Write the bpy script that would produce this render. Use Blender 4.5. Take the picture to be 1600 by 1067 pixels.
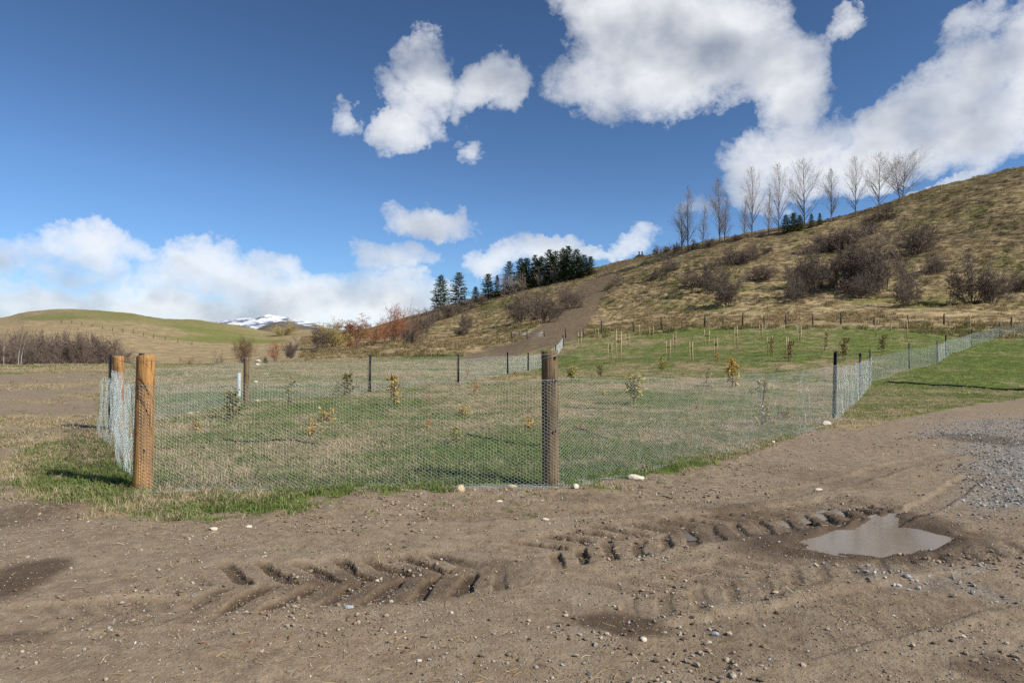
import bpy, math, random
import numpy as np
from mathutils import Vector, Matrix

for o in list(bpy.data.objects):
    bpy.data.objects.remove(o)
scene = bpy.context.scene
COL = scene.collection
R = math.radians
rng = np.random.default_rng(7)
random.seed(7)

# ------------------------------------------------------------------ camera
EYE = 1.55
FPX = 1600 * 24.0 / 36.0
PITCH = math.atan2(545 - 533.5, FPX)
cam_d = bpy.data.cameras.new('camera')
cam = bpy.data.objects.new('camera', cam_d)
COL.objects.link(cam)
cam_d.lens = 24.0
cam_d.sensor_width = 36.0
cam_d.clip_start = 0.05
cam_d.clip_end = 60000
cam.location = (0, 0, EYE)
cam.rotation_euler = (R(90) + PITCH, 0, 0)
scene.camera = cam

# ------------------------------------------------------------------ light
SUN_AZ = R(117.5)        # clockwise from +Y
SUN_EL = R(39)
sun_dir = Vector((math.sin(SUN_AZ) * math.cos(SUN_EL), math.cos(SUN_AZ) * math.cos(SUN_EL), math.sin(SUN_EL)))
sd = bpy.data.lights.new('sun', 'SUN')
sd.energy = 5.0
sd.angle = R(0.55)
sd.color = (1.0, 0.94, 0.84)
sun = bpy.data.objects.new('sun', sd)
COL.objects.link(sun)
sun.rotation_euler = sun_dir.to_track_quat('Z', 'Y').to_euler()
sun.location = (40, -20, 40)

scene.view_settings.view_transform = 'Standard'
scene.view_settings.look = 'None'
scene.view_settings.gamma = 1.0
scene.view_settings.exposure = 0.45
scene.view_settings.use_curve_mapping = False


# ------------------------------------------------------------------ node helpers
class NT:
    def __init__(self, tree):
        self.t = tree
        self.n = tree.nodes
        self.l = tree.links

    def new(self, typ, **kw):
        nd = self.n.new(typ)
        for k, v in kw.items():
            setattr(nd, k, v)
        return nd

    def put(self, sock, v):
        if v is None:
            return
        if isinstance(v, bpy.types.NodeSocket):
            self.l.new(v, sock)
        else:
            if isinstance(v, (tuple, list)) and len(v) == 3 and sock.type == 'RGBA':
                v = (*v, 1)
            sock.default_value = v

    def math(self, op, a, b=None, c=None, clamp=False):
        nd = self.new('ShaderNodeMath', operation=op, use_clamp=clamp)
        for i, v in enumerate((a, b, c)):
            self.put(nd.inputs[i], v)
        return nd.outputs[0]

    def vmath(self, op, a, b=None, scale=None):
        nd = self.new('ShaderNodeVectorMath', operation=op)
        self.put(nd.inputs[0], a)
        self.put(nd.inputs[1], b)
        if scale is not None:
            self.put(nd.inputs['Scale'], scale)
        return nd.outputs['Value'] if op in ('LENGTH', 'DOT_PRODUCT', 'DISTANCE') else nd.outputs[0]

    def noise(self, vec, scale, detail=4, rough=0.55, dist=0.0, out='Fac'):
        nd = self.new('ShaderNodeTexNoise')
        self.put(nd.inputs['Vector'], vec)
        self.put(nd.inputs['Scale'], scale)
        self.put(nd.inputs['Detail'], detail)
        self.put(nd.inputs['Roughness'], rough)
        self.put(nd.inputs['Distortion'], dist)
        return nd.outputs[out]

    def sstep(self, v, a, b, lo=0.0, hi=1.0):
        nd = self.new('ShaderNodeMapRange', interpolation_type='SMOOTHSTEP')
        self.put(nd.inputs[0], v)
        for i, q in enumerate((a, b, lo, hi)):
            self.put(nd.inputs[i + 1], q)
        return nd.outputs[0]

    def lin(self, v, a, b, lo=0.0, hi=1.0):
        nd = self.new('ShaderNodeMapRange')
        self.put(nd.inputs[0], v)
        for i, q in enumerate((a, b, lo, hi)):
            self.put(nd.inputs[i + 1], q)
        return nd.outputs[0]

    def mix(self, fac, a, b, blend='MIX'):
        nd = self.new('ShaderNodeMix', data_type='RGBA', blend_type=blend)
        self.put(nd.inputs[0], fac)
        self.put(nd.inputs[6], a)
        self.put(nd.inputs[7], b)
        return nd.outputs[2]

    def attr(self, name, typ='GEOMETRY'):
        nd = self.new('ShaderNodeAttribute', attribute_name=name, attribute_type=typ)
        return nd.outputs['Fac']


def material(name):
    m = bpy.data.materials.new(name)
    m.use_nodes = True
    m.node_tree.nodes.clear()
    nt = NT(m.node_tree)
    out = nt.new('ShaderNodeOutputMaterial')
    bs = nt.new('ShaderNodeBsdfPrincipled')
    nt.l.new(bs.outputs[0], out.inputs[0])
    nt.out = out
    nt.bsdf = bs
    return m, nt


# ------------------------------------------------------------------ sky with clouds
def px_dir(px, py):
    x = (px - 800) / FPX
    y = (533.5 - py) / FPX
    cp, sp = math.cos(PITCH), math.sin(PITCH)
    v = Vector((x, cp - y * sp, sp + y * cp))
    return v.normalized()


def px_azel(px, py):
    d = px_dir(px, py)
    return math.atan2(d.x, d.y), math.asin(d.z)


world = bpy.data.worlds.new('World')
scene.world = world
world.use_nodes = True
world.node_tree.nodes.clear()
W = NT(world.node_tree)
wout = W.new('ShaderNodeOutputWorld')
bg = W.new('ShaderNodeBackground')
W.l.new(bg.outputs[0], wout.inputs[0])
sky = W.new('ShaderNodeTexSky', sky_type='NISHITA')
sky.sun_disc = False
sky.sun_elevation = SUN_EL
sky.sun_rotation = SUN_AZ
sky.altitude = 1800
sky.air_density = 1.0
sky.dust_density = 0.05
sky.ozone_density = 6.0
SKY_STRENGTH = 0.075
bg.inputs['Strength'].default_value = SKY_STRENGTH

world.cycles.sampling_method = 'MANUAL'
world.cycles.sample_map_resolution = 256
scene.cycles.max_bounces = 4
scene.cycles.use_denoising = False
scene.cycles.diffuse_bounces = 2
scene.cycles.glossy_bounces = 2

tc = W.new('ShaderNodeTexCoord')
dirv = tc.outputs['Generated']
sep = W.new('ShaderNodeSeparateXYZ')
W.l.new(dirv, sep.inputs[0])
az = W.math('ARCTAN2', sep.outputs[0], sep.outputs[1])
el = W.math('ARCSINE', sep.outputs[2])
comb = W.new('ShaderNodeCombineXYZ')
W.put(comb.inputs[0], az)
W.put(comb.inputs[1], el)
# ragged edges: warp the angular position by noise
wn = W.noise(dirv, 8.0, 8, 0.66, 0.0, 'Color')
wn = W.vmath('SUBTRACT', wn, (0.5, 0.5, 0.5))
wn = W.vmath('SCALE', wn, None, 0.125)
pos = W.vmath('ADD', comb.outputs[0], wn)

# centre x, y, radius x, y (photo pixels), tilt, weight
CLOUDS = [
    (672, 110, 36, 46, 15, .82), (652, 165, 50, 28, -35, .66), (625, 200, 46, 28, 25, .92), (772, 122, 48, 32, 10, .98), (728, 145, 28, 30, 0, .55),
    (735, 224, 32, 22, 10, .75), (550, 186, 18, 24, 0, .42), (800, 150, 26, 30, 0, .4),
    (985, 40, 115, 75, -20, 1.0), (935, 105, 75, 55, 10, .8), (1080, 90, 150, 75, 10, 1.15), (1035, 148, 75, 40, 0, .9), (1195, 95, 90, 60, 10, .95),
    (1240, 140, 55, 50, 30, .8), (1060, -10, 130, 60, 0, 1.1), (1120, 30, 90, 50, 0, 1.0),
    (1255, 235, 105, 40, 30, .95), (1375, 205, 115, 44, 34, 1.1), (1490, 155, 115, 52, 42, 1.15), (1570, 190, 120, 58, 15, 1.1), (1625, 75, 70, 75, 45, 1.1),
    (1450, 215, 130, 42, 10, 1.0), (1190, 268, 60, 45, 30, .85), (1330, 20, 34, 24, 30, .6), (1300, 265, 130, 40, 8, .9), (1500, 45, 28, 60, -45, .5),
    (1690, 120, 150, 130, 0, 1.0), (1480, 285, 75, 14, 14, .8),
    (685, 342, 62, 24, -3, .9),
    (140, 385, 75, 28, -6, .75), (50, 395, 70, 34, 0, .5), (200, 384, 50, 22, 0, .6), (-60, 400, 110, 45, 0, .6), (100, 425, 120, 30, 0, .45),
    (335, 412, 90, 40, -4, 1.05), (390, 440, 70, 50, -20, 1.05), (290, 440, 60, 40, 0, .7), (430, 470, 70, 40, 0, 1.0),
    (80, 478, 240, 30, 0, .95), (300, 490, 250, 40, 0, 1.15), (490, 480, 150, 48, 0, 1.3), (610, 475, 95, 40, 0, 1.1), (592, 453, 24, 9, 0, .8), (560, 440, 60, 25, 0, .5),
    (600, 395, 72, 24, -4, .55), (785, 405, 50, 22, 4, .75), (845, 397, 55, 22, 4, .7), (995, 382, 45, 18, 20, .7), (945, 402, 50, 12, 0, .45),
    (-150, 475, 250, 45, 0, 1.1), (-250, 380, 160, 50, 0, .7), (1100, 320, 40, 20, 0, .25),
]
field = None
for (cx, cy, rx, ry, tilt, wgt) in CLOUDS:
    a0, e0 = px_azel(cx, cy)
    k = math.cos(a0)
    mp = W.new('ShaderNodeMapping', vector_type='TEXTURE')
    W.l.new(pos, mp.inputs['Vector'])
    mp.inputs['Location'].default_value = (a0, e0, 0)
    mp.inputs['Rotation'].default_value = (0, 0, R(tilt))
    mp.inputs['Scale'].default_value = (1.62 * rx / FPX * k * k, 1.62 * ry / FPX * k, 1)
    d2 = W.vmath('DOT_PRODUCT', mp.outputs[0], mp.outputs[0])
    v = W.math('MULTIPLY', W.math('POWER', W.math('SUBTRACT', 1.0, d2, clamp=True), 1.5), wgt * 1.08)
    field = v if field is None else W.math('SMOOTH_MAX', field, v, 0.07)
# the same kind of broken cloud goes on all around, outside the part of the sky in view
oth = W.noise(dirv, 2.6, 3, 0.5)
oth = W.sstep(oth, 0.47, 0.72)
aza = W.math('ABSOLUTE', az)
outm = W.math('MAXIMUM', W.sstep(aza, R(42), R(60)), W.sstep(el, R(32), R(45)))
outm = W.math('MULTIPLY', outm, W.sstep(el, R(-2), R(6)))
field = W.math('MAXIMUM', field, W.math('MULTIPLY', oth, outm))

field = W.math('MAXIMUM', W.math('SUBTRACT', field, 0.05), 0.0)
mpn = W.new('ShaderNodeMapping')
W.l.new(dirv, mpn.inputs['Vector'])
mpn.inputs['Scale'].default_value = (1, 1, 1.35)
nvec = mpn.outputs[0]
n1 = W.noise(nvec, 9.0, 11, 0.64)
soff = tuple(0.045 * c for c in (sun_dir + Vector((0, 0, 0.55))))
n2 = W.noise(W.vmath('ADD', nvec, soff), 5.5, 5, 0.5)
n1s = W.noise(nvec, 5.5, 5, 0.5)
dens = W.math('ADD', field, W.math('MULTIPLY', W.math('MULTIPLY', W.math('SUBTRACT', n1, 0.5), 2.5), W.sstep(field, 0.0, 0.28)))
alpha = W.math('SUBTRACT', 1.0, W.math('EXPONENT', W.math('MULTIPLY', W.math('MAXIMUM', W.math('SUBTRACT', dens, 0.13), 0.0), -2.35)))
thick = W.sstep(dens, 0.5, 1.4)
emb = W.math('MULTIPLY', W.math('SUBTRACT', n1s, n2), 3.4)
lit = W.math('ADD', W.math('ADD', 0.86, emb), W.math('MULTIPLY', thick, -0.16), clamp=True)
# cloud radiance is divided by the background strength, which multiplies the whole sky
g = 1.0 / SKY_STRENGTH
ccol = W.mix(lit, tuple(c * g for c in (0.25, 0.285, 0.345)), tuple(c * g for c in (0.70, 0.71, 0.72)))
lum = W.vmath('DOT_PRODUCT', sky.outputs[0], (0.2, 0.7, 0.1))
deep = W.math('POWER', W.math('DIVIDE', lum, 2.2), 0.4)
deep = W.math('MINIMUM', W.math('MAXIMUM', deep, 0.55), 1.12)
skyc = W.vmath('SCALE', W.mix(1.0, sky.outputs[0], (0.92, 1.03, 1.10), 'MULTIPLY'), None, deep)
final = W.mix(W.math('MULTIPLY', alpha, 0.96), skyc, ccol)
W.l.new(final, bg.inputs['Color'])


# ------------------------------------------------------------------ noise in numpy
def _hash(ix, iy, seed):
    h = (ix.astype(np.int64) * 374761393 + iy.astype(np.int64) * 668265263 + seed * 1442695041) & 0xFFFFFFFF
    h = ((h ^ (h >> 13)) * 1274126177) & 0xFFFFFFFF
    h = h ^ (h >> 16)
    return (h & 0xFFFFFF) / float(0xFFFFFF)


def vnoise(x, y, seed=0):
    x = np.asarray(x, float)
    y = np.asarray(y, float)
    ix = np.floor(x)
    iy = np.floor(y)
    fx = x - ix
    fy = y - iy
    fx = fx * fx * fx * (fx * (fx * 6 - 15) + 10)
    fy = fy * fy * fy * (fy * (fy * 6 - 15) + 10)
    a = _hash(ix, iy, seed)
    b = _hash(ix + 1, iy, seed)
    c = _hash(ix, iy + 1, seed)
    d = _hash(ix + 1, iy + 1, seed)
    return (a + (b - a) * fx) * (1 - fy) + (c + (d - c) * fx) * fy


def fbm(x, y, sc=1.0, octv=4, seed=0, gain=0.5):
    """about -1..1"""
    t = np.zeros(np.broadcast(x, y).shape)
    amp = 1.0
    tot = 0.0
    c, s = 0.8, 0.6
    X, Y = np.asarray(x) * sc, np.asarray(y) * sc
    for i in range(octv):
        t += amp * (vnoise(X, Y, seed + i * 17) * 2 - 1)
        tot += amp
        amp *= gain
        X, Y = (X * c - Y * s) * 2.03 + 13.7, (X * s + Y * c) * 2.03 - 7.1
    return t / tot * 1.5


def sst(v, a, b):
    t = np.clip((np.asarray(v, float) - a) / (b - a), 0, 1)
    return t * t * (3 - 2 * t)


# ------------------------------------------------------------------ terrain
def tan_el(px, py):
    d = px_dir(px, py)
    return d.z / math.hypot(d.x, d.y)


def flat(*ds):
    return [(d, ('z', 0.0)) for d in ds]


# each entry: photo column, [(depth in metres along the view, photo row of the ground there, or ('z', height))]
PROF = [
    (-2600, flat(1, 30, 66) + [(85, ('z', -1.5)), (160, ('z', 2)), (360, ('z', 16)), (500, ('z', 10)), (900, ('z', 0))]),
    (-500, flat(1, 30, 66) + [(85, ('z', -1.8)), (120, ('z', -1.0)), (160, ('z', 2)), (220, 524), (300, 512), (360, 508), (450, ('z', 6)), (900, ('z', 0))]),
    (0, flat(1, 30, 66) + [(85, ('z', -1.8)), (120, ('z', -1.0)), (160, 545), (220, 522), (300, 503), (360, 497), (450, ('z', 8)), (900, ('z', 0))]),
    (50, flat(1, 30, 66) + [(85, ('z', -1.8)), (120, ('z', -1.0)), (160, 545), (220, 519), (300, 495), (360, 487), (450, ('z', 10)), (900, ('z', 0))]),
    (120, flat(1, 30, 68) + [(85, ('z', -1.8)), (120, ('z', -1.0)), (160, 547), (220, 521), (300, 494), (360, 484), (450, ('z', 10)), (900, ('z', 0))]),
    (200, flat(1, 30, 68) + [(85, ('z', -1.6)), (120, ('z', -1.0)), (160, 549), (220, 527), (300, 499), (355, 489.5), (450, ('z', 8)), (900, ('z', 0))]),
    (260, flat(1, 30, 68) + [(85, ('z', -1.4)), (120, ('z', -1.0)), (160, 552), (220, 533), (300, 507), (355, 499), (450, ('z', 6)), (900, ('z', 0))]),
    (300, flat(1, 30, 68) + [(85, ('z', -1.2)), (120, ('z', -1.0)), (160, 553), (220, 537), (300, 512), (365, 500), (450, ('z', 6)), (900, ('z', 0))]),
    (340, flat(1, 30, 70) + [(85, ('z', -1.0)), (120, ('z', -0.8)), (160, 554), (220, 540), (300, 518), (380, 505), (470, ('z', 5)), (900, ('z', 0))]),
    (380, flat(1, 30, 70) + [(85, ('z', -0.8)), (120, ('z', -0.5)), (160, 553), (220, 541), (300, 524), (400, 511), (500, ('z', 4)), (900, ('z', 0))]),
    (420, flat(1, 30, 70) + [(85, ('z', -0.5)), (120, ('z', 0.2)), (160, 550), (220, 541), (300, 529), (420, 517.5), (500, ('z', 4)), (900, ('z', 0))]),
    (480, flat(1, 30, 70) + [(90, 561), (120, 553), (160, 544), (250, 530), (450, 516), (520, ('z', 8)), (900, ('z', 0))]),
    (560, flat(1, 30, 68) + [(90, 557), (120, 549), (160, 538), (230, 526), (330, 516), (450, ('z', 4)), (900, ('z', 0))]),
    (640, flat(1, 30, 66) + [(90, 555), (120, 544), (160, 531), (230, 513), (340, 496), (450, ('z', 8)), (900, ('z', 0))]),
    (700, flat(1, 30, 60) + [(85, 557), (110, 543), (150, 526), (220, 503), (330, 479.5), (450, ('z', 10)), (900, ('z', 0))]),
    (760, flat(1, 30, 55) + [(80, 559), (105, 542), (140, 524), (210, 496), (320, 463.5), (450, ('z', 16)), (900, ('z', 0))]),
    (830, flat(1, 30, 52) + [(75, 560), (97, 532), (130, 514), (200, 484), (310, 444.5), (450, ('z', 18)), (900, ('z', 0))]),
    (900, flat(1, 30, 46) + [(66, 554), (92, 526), (130, 505), (200, 466), (295, 430.5), (400, ('z', 20)), (900, ('z', 0))]),
    (1000, flat(1, 28, 40) + [(55, 561), (70, 541), (90, 518), (125, 500), (180, 459), (275, 405.5), (400, ('z', 22)), (900, ('z', 0))]),
    (1100, flat(1, 26, 38) + [(50, 559), (65, 537), (87, 511), (115, 494), (165, 446), (255, 383.5), (380, ('z', 25)), (900, ('z', 0))]),
    (1230, flat(1, 24, 34) + [(48, 556), (62, 534), (85, 508), (108, 489), (135, 462), (180, 405), (240, 357.5), (360, ('z', 30)), (900, ('z', 0))]),
    (1340, flat(1, 22, 28) + [(40, 574), (50, 554), (64, 531), (84, 508), (106, 488), (132, 458), (175, 393), (230, 336.5), (350, ('z', 32)), (900, ('z', 0))]),
    (1450, flat(1, 20, 26) + [(38, 577), (45, 563), (60, 538), (82, 511), (104, 487), (128, 454), (170, 374), (225, 301.5), (340, ('z', 38)), (900, ('z', 0))]),
    (1520, flat(1, 18, 23) + [(35, 584), (45, 563), (60, 542), (78, 518), (102, 488), (126, 450), (165, 362), (218, 284), (330, ('z', 40)), (900, ('z', 0))]),
    (1600, flat(1, 16, 21) + [(28, 605), (38, 580), (50, 553), (65, 534), (78, 519), (100, 488), (124, 446), (160, 348), (210, 266), (320, ('z', 42)), (900, ('z', 0))]),
    (1800, flat(1, 16, 21) + [(28, ('z', .1)), (40, ('z', .8)), (60, ('z', 2.4)), (95, ('z', 8)), (130, ('z', 22)), (190, ('z', 48)), (300, ('z', 45)), (900, ('z', 0))]),
    (2600, flat(1, 16, 21) + [(30, ('z', .4)), (60, ('z', 4)), (110, ('z', 30)), (150, ('z', 42)), (300, ('z', 40)), (900, ('z', 0))]),
]


def pchip(x, y, xi):
    x = np.asarray(x, float)
    y = np.asarray(y, float)
    h = np.diff(x)
    dl = np.diff(y) / h
    m = np.zeros_like(y)
    for i in range(1, len(x) - 1):
        if dl[i - 1] * dl[i] > 0:
            w1 = 2 * h[i] + h[i - 1]
            w2 = h[i] + 2 * h[i - 1]
            m[i] = (w1 + w2) / (w1 / dl[i - 1] + w2 / dl[i])
    m[0] = dl[0]
    m[-1] = dl[-1]
    xi = np.clip(xi, x[0], x[-1])
    k = np.clip(np.searchsorted(x, xi) - 1, 0, len(x) - 2)
    t = (xi - x[k]) / h[k]
    return ((2 * t**3 - 3 * t**2 + 1) * y[k] + (t**3 - 2 * t**2 + t) * h[k] * m[k]
            + (-2 * t**3 + 3 * t**2) * y[k + 1] + (t**3 - t**2) * h[k] * m[k + 1])


LR = np.linspace(math.log(0.8), math.log(1400), 900)
_th, _rows = [], []
for px, pts in PROF:
    th = math.atan2(px - 800, FPX)
    c = max(math.cos(th), 0.45)
    rs, zs = [], []
    for d, q in pts:
        r = d / c
        rs.append(r)
        zs.append(q[1] if isinstance(q, tuple) else EYE + tan_el(px, q) * r)
    _th.append(th)
    _rows.append(pchip(rs, zs, np.exp(LR)))
# all round: the ridge runs out behind on the right, flat land behind the camera
zero = pchip([1, 30, 400, 1400], [0, 0, 2, 0], np.exp(LR))
for t_, f_ in ((-R(100), .5), (-R(150), 0.1), (-R(180), 0)):
    _th.insert(0, t_)
    _rows.insert(0, zero * f_)
ridge = _rows[-1]
for t_, f_ in ((R(95), .8), (R(130), .3), (R(180), 0)):
    _th.append(t_)
    _rows.append(ridge * f_)
_th = np.array(_th)
_rows = np.array(_rows)
TH = np.linspace(-math.pi, math.pi, 2881)
TAB = np.empty((len(TH), len(LR)))
for j in range(len(LR)):
    TAB[:, j] = pchip(_th, _rows[:, j], TH)


def H0(x, y):
    x = np.asarray(x, float)
    y = np.asarray(y, float)
    th = np.arctan2(x, y)
    lr = np.log(np.clip(np.hypot(x, y), 0.81, 1395))
    fi = (th - TH[0]) / (TH[1] - TH[0])
    fj = (lr - LR[0]) / (LR[1] - LR[0])
    i = np.clip(fi.astype(int), 0, len(TH) - 2)
    j = np.clip(fj.astype(int), 0, len(LR) - 2)
    a = fi - i
    b = fj - j
    z = (TAB[i, j] * (1 - a) * (1 - b) + TAB[i + 1, j] * a * (1 - b) + TAB[i, j + 1] * (1 - a) * b + TAB[i + 1, j + 1] * a * b)
    return z


CP, SP = math.cos(PITCH), math.sin(PITCH)


def project(x, y, z):
    zz = z - EYE
    f = y * CP + zz * SP
    f = np.where(f > 0.05, f, 0.05)
    up = -y * SP + zz * CP
    return 800 + FPX * x / f, 533.5 - FPX * up / f


def flat_pt(px, py, z=0.0):
    d = px_dir(px, py)
    k = (z - EYE) / d.z
    return d.x * k, d.y * k


def pl(points):
    return np.array([flat_pt(*p) for p in points])


# wheel marks: (centre line in photo points on the flat yard, half width, lug strength, groove depth)
TRACKS = [
    (pl([(250, 925), (430, 912), (560, 902), (700, 885), (800, 868)]), 0.44, 0.031, 0.014, 0.27),
    (pl([(800, 868), (880, 852), (1020, 832), (1180, 812), (1290, 797), (1380, 775)]), 0.40, 0.036, 0.014, 0.26),
    (pl([(900, 935), (1080, 908), (1240, 882), (1400, 868), (1540, 850), (1640, 836)]), 0.34, 0.014, 0.009, 0.26),
    (pl([(560, 812), (800, 806), (960, 795), (1150, 780), (1330, 745), (1500, 700)]), 0.16, 0.004, 0.016, 0.12),
    (pl([(-100, 985), (200, 960), (420, 950)]), 0.2, 0.008, 0.014, 0.15),
    (pl([(1000, 1010), (1200, 985), (1380, 950), (1600, 915)]), 0.3, 0.004, 0.016, 0.2),
    (pl([(1260, 850), (1340, 830), (1420, 800), (1480, 768), (1530, 735)]), 0.13, 0.0, 0.028, 0.2),
]


def track_bars(xn, yn):
    """height change and dampness left by the wheels"""
    dz = np.zeros(xn.shape)
    damp = np.zeros(xn.shape)
    for line, hw, lug, gro, per in TRACKS:
        t, s, L = seg_dist(xn, yn, line)
        fade = sst(s, 0, 0.5) * sst(s, L, L - 0.5) * (0.68 + 0.32 * sst(fbm(xn, yn, 0.9, 2, 60), -0.35, 0.25))
        w = t / hw + .12 * fbm(xn, yn, 3, 3, 61, .6)
        body = sst(np.abs(w), 1.10, 0.94)
        ph = s / per + 0.9 * np.abs(w) + 0.5 * (w > 0) + .13 * fbm(xn, yn, 2.5, 4, 62, .6)
        fr = np.abs((ph % 1.0) - 0.5) * 2
        bar = sst(fr, 0.50, 0.34) * sst(np.abs(w), 0.02, 0.1) * body
        dz += fade * (-gro * body - lug * bar + 0.008 * sst(np.abs(np.abs(w) - 1.2), 0.28, 0.02) * (1 + fbm(xn, yn, 4, 2, 63)))
        damp = np.maximum(damp, fade * (bar * min(1, lug * 32) + .25 * body * min(1, gro * 60)))
    return dz, damp


BASIN = pl([(1228, 853), (1268, 838), (1330, 814), (1375, 802), (1402, 803), (1400, 818), (1440, 824), (1478, 838), (1445, 856), (1380, 864), (1300, 862)])


def seg_dist(x, y, line):
    """signed offset and running length along a polyline"""
    best = np.full(x.shape, 1e9)
    t_out = np.zeros(x.shape)
    s_out = np.zeros(x.shape)
    acc = 0.0
    for (x0, y0), (x1, y1) in zip(line[:-1], line[1:]):
        L = math.hypot(x1 - x0, y1 - y0)
        ux, uy = (x1 - x0) / L, (y1 - y0) / L
        s = np.clip((x - x0) * ux + (y - y0) * uy, 0, L)
        dx, dy = x - x0 - s * ux, y - y0 - s * uy
        d = np.hypot(dx, dy)
        sg = np.sign(ux * dy - uy * dx)
        m = d < best
        best = np.where(m, d, best)
        t_out = np.where(m, d * sg, t_out)
        s_out = np.where(m, s + acc, s_out)
        acc += L
    return t_out, s_out, acc


def in_poly(x, y, poly):
    ins = np.zeros(x.shape, bool)
    n = len(poly)
    for i in range(n):
        x0, y0 = poly[i]
        x1, y1 = poly[(i + 1) % n]
        c = ((y0 > y) != (y1 > y)) & (x < (x1 - x0) * (y - y0) / (y1 - y0 + 1e-12) + x0)
        ins ^= c
    return ins


def poly_sd(x, y, poly):
    d, _, _ = seg_dist(x, y, np.vstack([poly, poly[:1]]))
    d = np.abs(d)
    return np.where(in_poly(x, y, poly), -d, d)


# where the bare yard meets the grass, as photo columns and rows on flat ground
EDGE_U = [-900, -300, 0, 120, 200, 330, 420, 480, 560, 640, 720, 860, 960, 1000, 1100, 1200, 1260, 1310, 1340, 1400, 1470, 1530, 1600, 1900]
EDGE_V = [800, 780, 778, 792, 802, 806, 800, 792, 776, 768, 764, 768, 757, 748, 728, 694, 672, 666, 668, 656, 641, 631, 622, 600]


def masks(x, y, z0=None):
    """soil cover at world points: everything is a fixed property of the ground there"""
    x = np.asarray(x, float)
    y = np.asarray(y, float)
    if z0 is None:
        z0 = H0(x, y)
    r = np.hypot(x, y)
    front = y > 1.0
    u, v = project(x, y, z0)
    u = np.where(front, u, np.where(x > 0, 2500, -900))
    v = np.where(front, v, 1400)
    n_m = fbm(x, y, 1.1, 4, 3)
    n_l = fbm(x, y, 0.22, 4, 5)
    n_s = fbm(x, y, 4.0, 3, 9)
    pxm = FPX * EYE / np.clip(r, 2, 80) ** 2          # photo rows for each metre of depth
    edge = np.interp(u, EDGE_U, EDGE_V)
    sd_ = (v - edge) / pxm                             # metres inside the yard
    lft = sst(u, 420, 150)
    dirt = sst(sd_ + n_m * (0.42 + 0.4 * lft) + n_s * (0.22 + 0.15 * lft), -0.3 - 0.4 * lft, 0.35 + 0.4 * lft) * (r < 60)
    # beaten strips in the left of the field
    strip = sst(np.abs(v - 605 - n_l * 5) , 22, 8) * sst(u, 200, 120) * (r > 14) * (r < 60)
    dirt = np.maximum(dirt, strip * (0.5 + 0.35 * n_m))
    bare = sst(n_l * 0.8 + n_m * .5, -0.95, 0.15) * sst(u, 215, 130) * (r > 6) * (r < 52) * 0.78 * sst(np.hypot((u - 150) / 130, (v - 735) / 45), .7, 1.3)
    dirt = np.maximum(dirt, bare)
    # lane going up the hill
    lane = np.zeros(x.shape)
    far = (r > 45) & (r < 330) & front
    if far.any():
        uu, vv = u[far], v[far]
        jig = n_l[far] * 5 + n_m[far] * 3
        lo = np.interp(vv, [423, 445, 470, 500, 522, 528], [948, 905, 880, 852, 822, 815])
        hi = np.interp(vv, [423, 445, 470, 500, 522, 528], [962, 950, 945, 926, 914, 905])
        a = sst(uu + jig, lo - 3, lo + 6) * sst(uu + jig, hi + 3, hi - 6) * sst(vv, 419, 426) * sst(vv, 532, 524)
        up_ = np.interp(uu, [690, 720, 780, 830, 920], [566, 556, 540, 525, 517])
        dn_ = np.interp(uu, [690, 740, 800, 850, 920], [569, 567, 558, 542, 524])
        b = sst(vv + jig * .5, up_ - 2, up_ + 3) * sst(vv + jig * .5, dn_ + 3, dn_ - 3) * sst(uu, 690, 740) * sst(uu, 925, 890)
        lane[far] = np.maximum(a, b)
    # gravel spread over the right of the yard
    gx = np.maximum(sst(u + n_l * 60 + n_m * 40, 1440, 1590), 0) * sst(v, 640, 665) * sst(v + n_m * 20, 830, 770)
    gx = np.maximum(gx, sst(u + n_m * 50, 1400, 1470) * sst(np.abs(v - 668 + n_m * 10), 24, 6) * .75)
    gx = np.maximum(gx, sst(n_m + n_s * .6, .35, .8) * .3 * (v > 860) * sst(u, 800, 1100))
    gravel = np.clip(gx * (0.75 + 0.6 * n_s), 0, 1) * (r < 40)
    # damp soil
    wet = np.zeros(x.shape)

    def blot(cx, cy, ax, ay, k=1.0, nk=.35):
        px_, py_ = flat_pt(cx, cy)
        hx = ax / FPX * py_
        hy = ay / pxm_at(py_)
        q = np.hypot((x - px_) / hx, (y - py_) / hy)
        return k * sst(q + (n_m * .8 + n_s * .5) * nk, 1.1, 0.55)

    def pxm_at(d):
        return FPX * EYE / d ** 2

    near = r < 16
    if near.any():
        for b in ((965, 967, 100, 22, .95), (600, 905, 170, 36, .75), (20, 915, 55, 40, .9), (1340, 835, 190, 48, .8), (1090, 825, 90, 22, .7),
                  (1180, 800, 130, 26, .65), (40, 800, 90, 40, .55), (30, 1000, 60, 18, .6), (1560, 1050, 60, 25, .7), (1480, 860, 70, 22, .5), (1540, 685, 70, 12, .7),
                  (1285, 745, 90, 14, .35), (760, 885, 70, 22, .5), (900, 780, 70, 8, .4)):
            wet = np.maximum(wet, blot(*b))
        dd_ = np.zeros(x.shape)
        nn_ = r < 14
        dd_[nn_] = track_bars(x[nn_], y[nn_])[1]
        wet = np.maximum(wet, dd_ * (.75 + .35 * n_l))
        sb_ = poly_sd(x[nn_], y[nn_], BASIN)
        ws_ = wet[nn_]
        wet[nn_] = np.maximum(ws_, sst(sb_ + .16 * n_m[nn_], .55, .12) * .95)
    # greenness of the sward
    gr = 0.47 + 0.40 * n_l + 0.34 * n_m
    gr = gr + .3 * sst(np.hypot((u - 150) / 130, (v - 735) / 55), 1.2, .5) * (r < 20)
    gr = gr + 0.22 * sst(sd_, -1.1, -0.1) * (r < 40) * sst(u, 100, 300)
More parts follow.
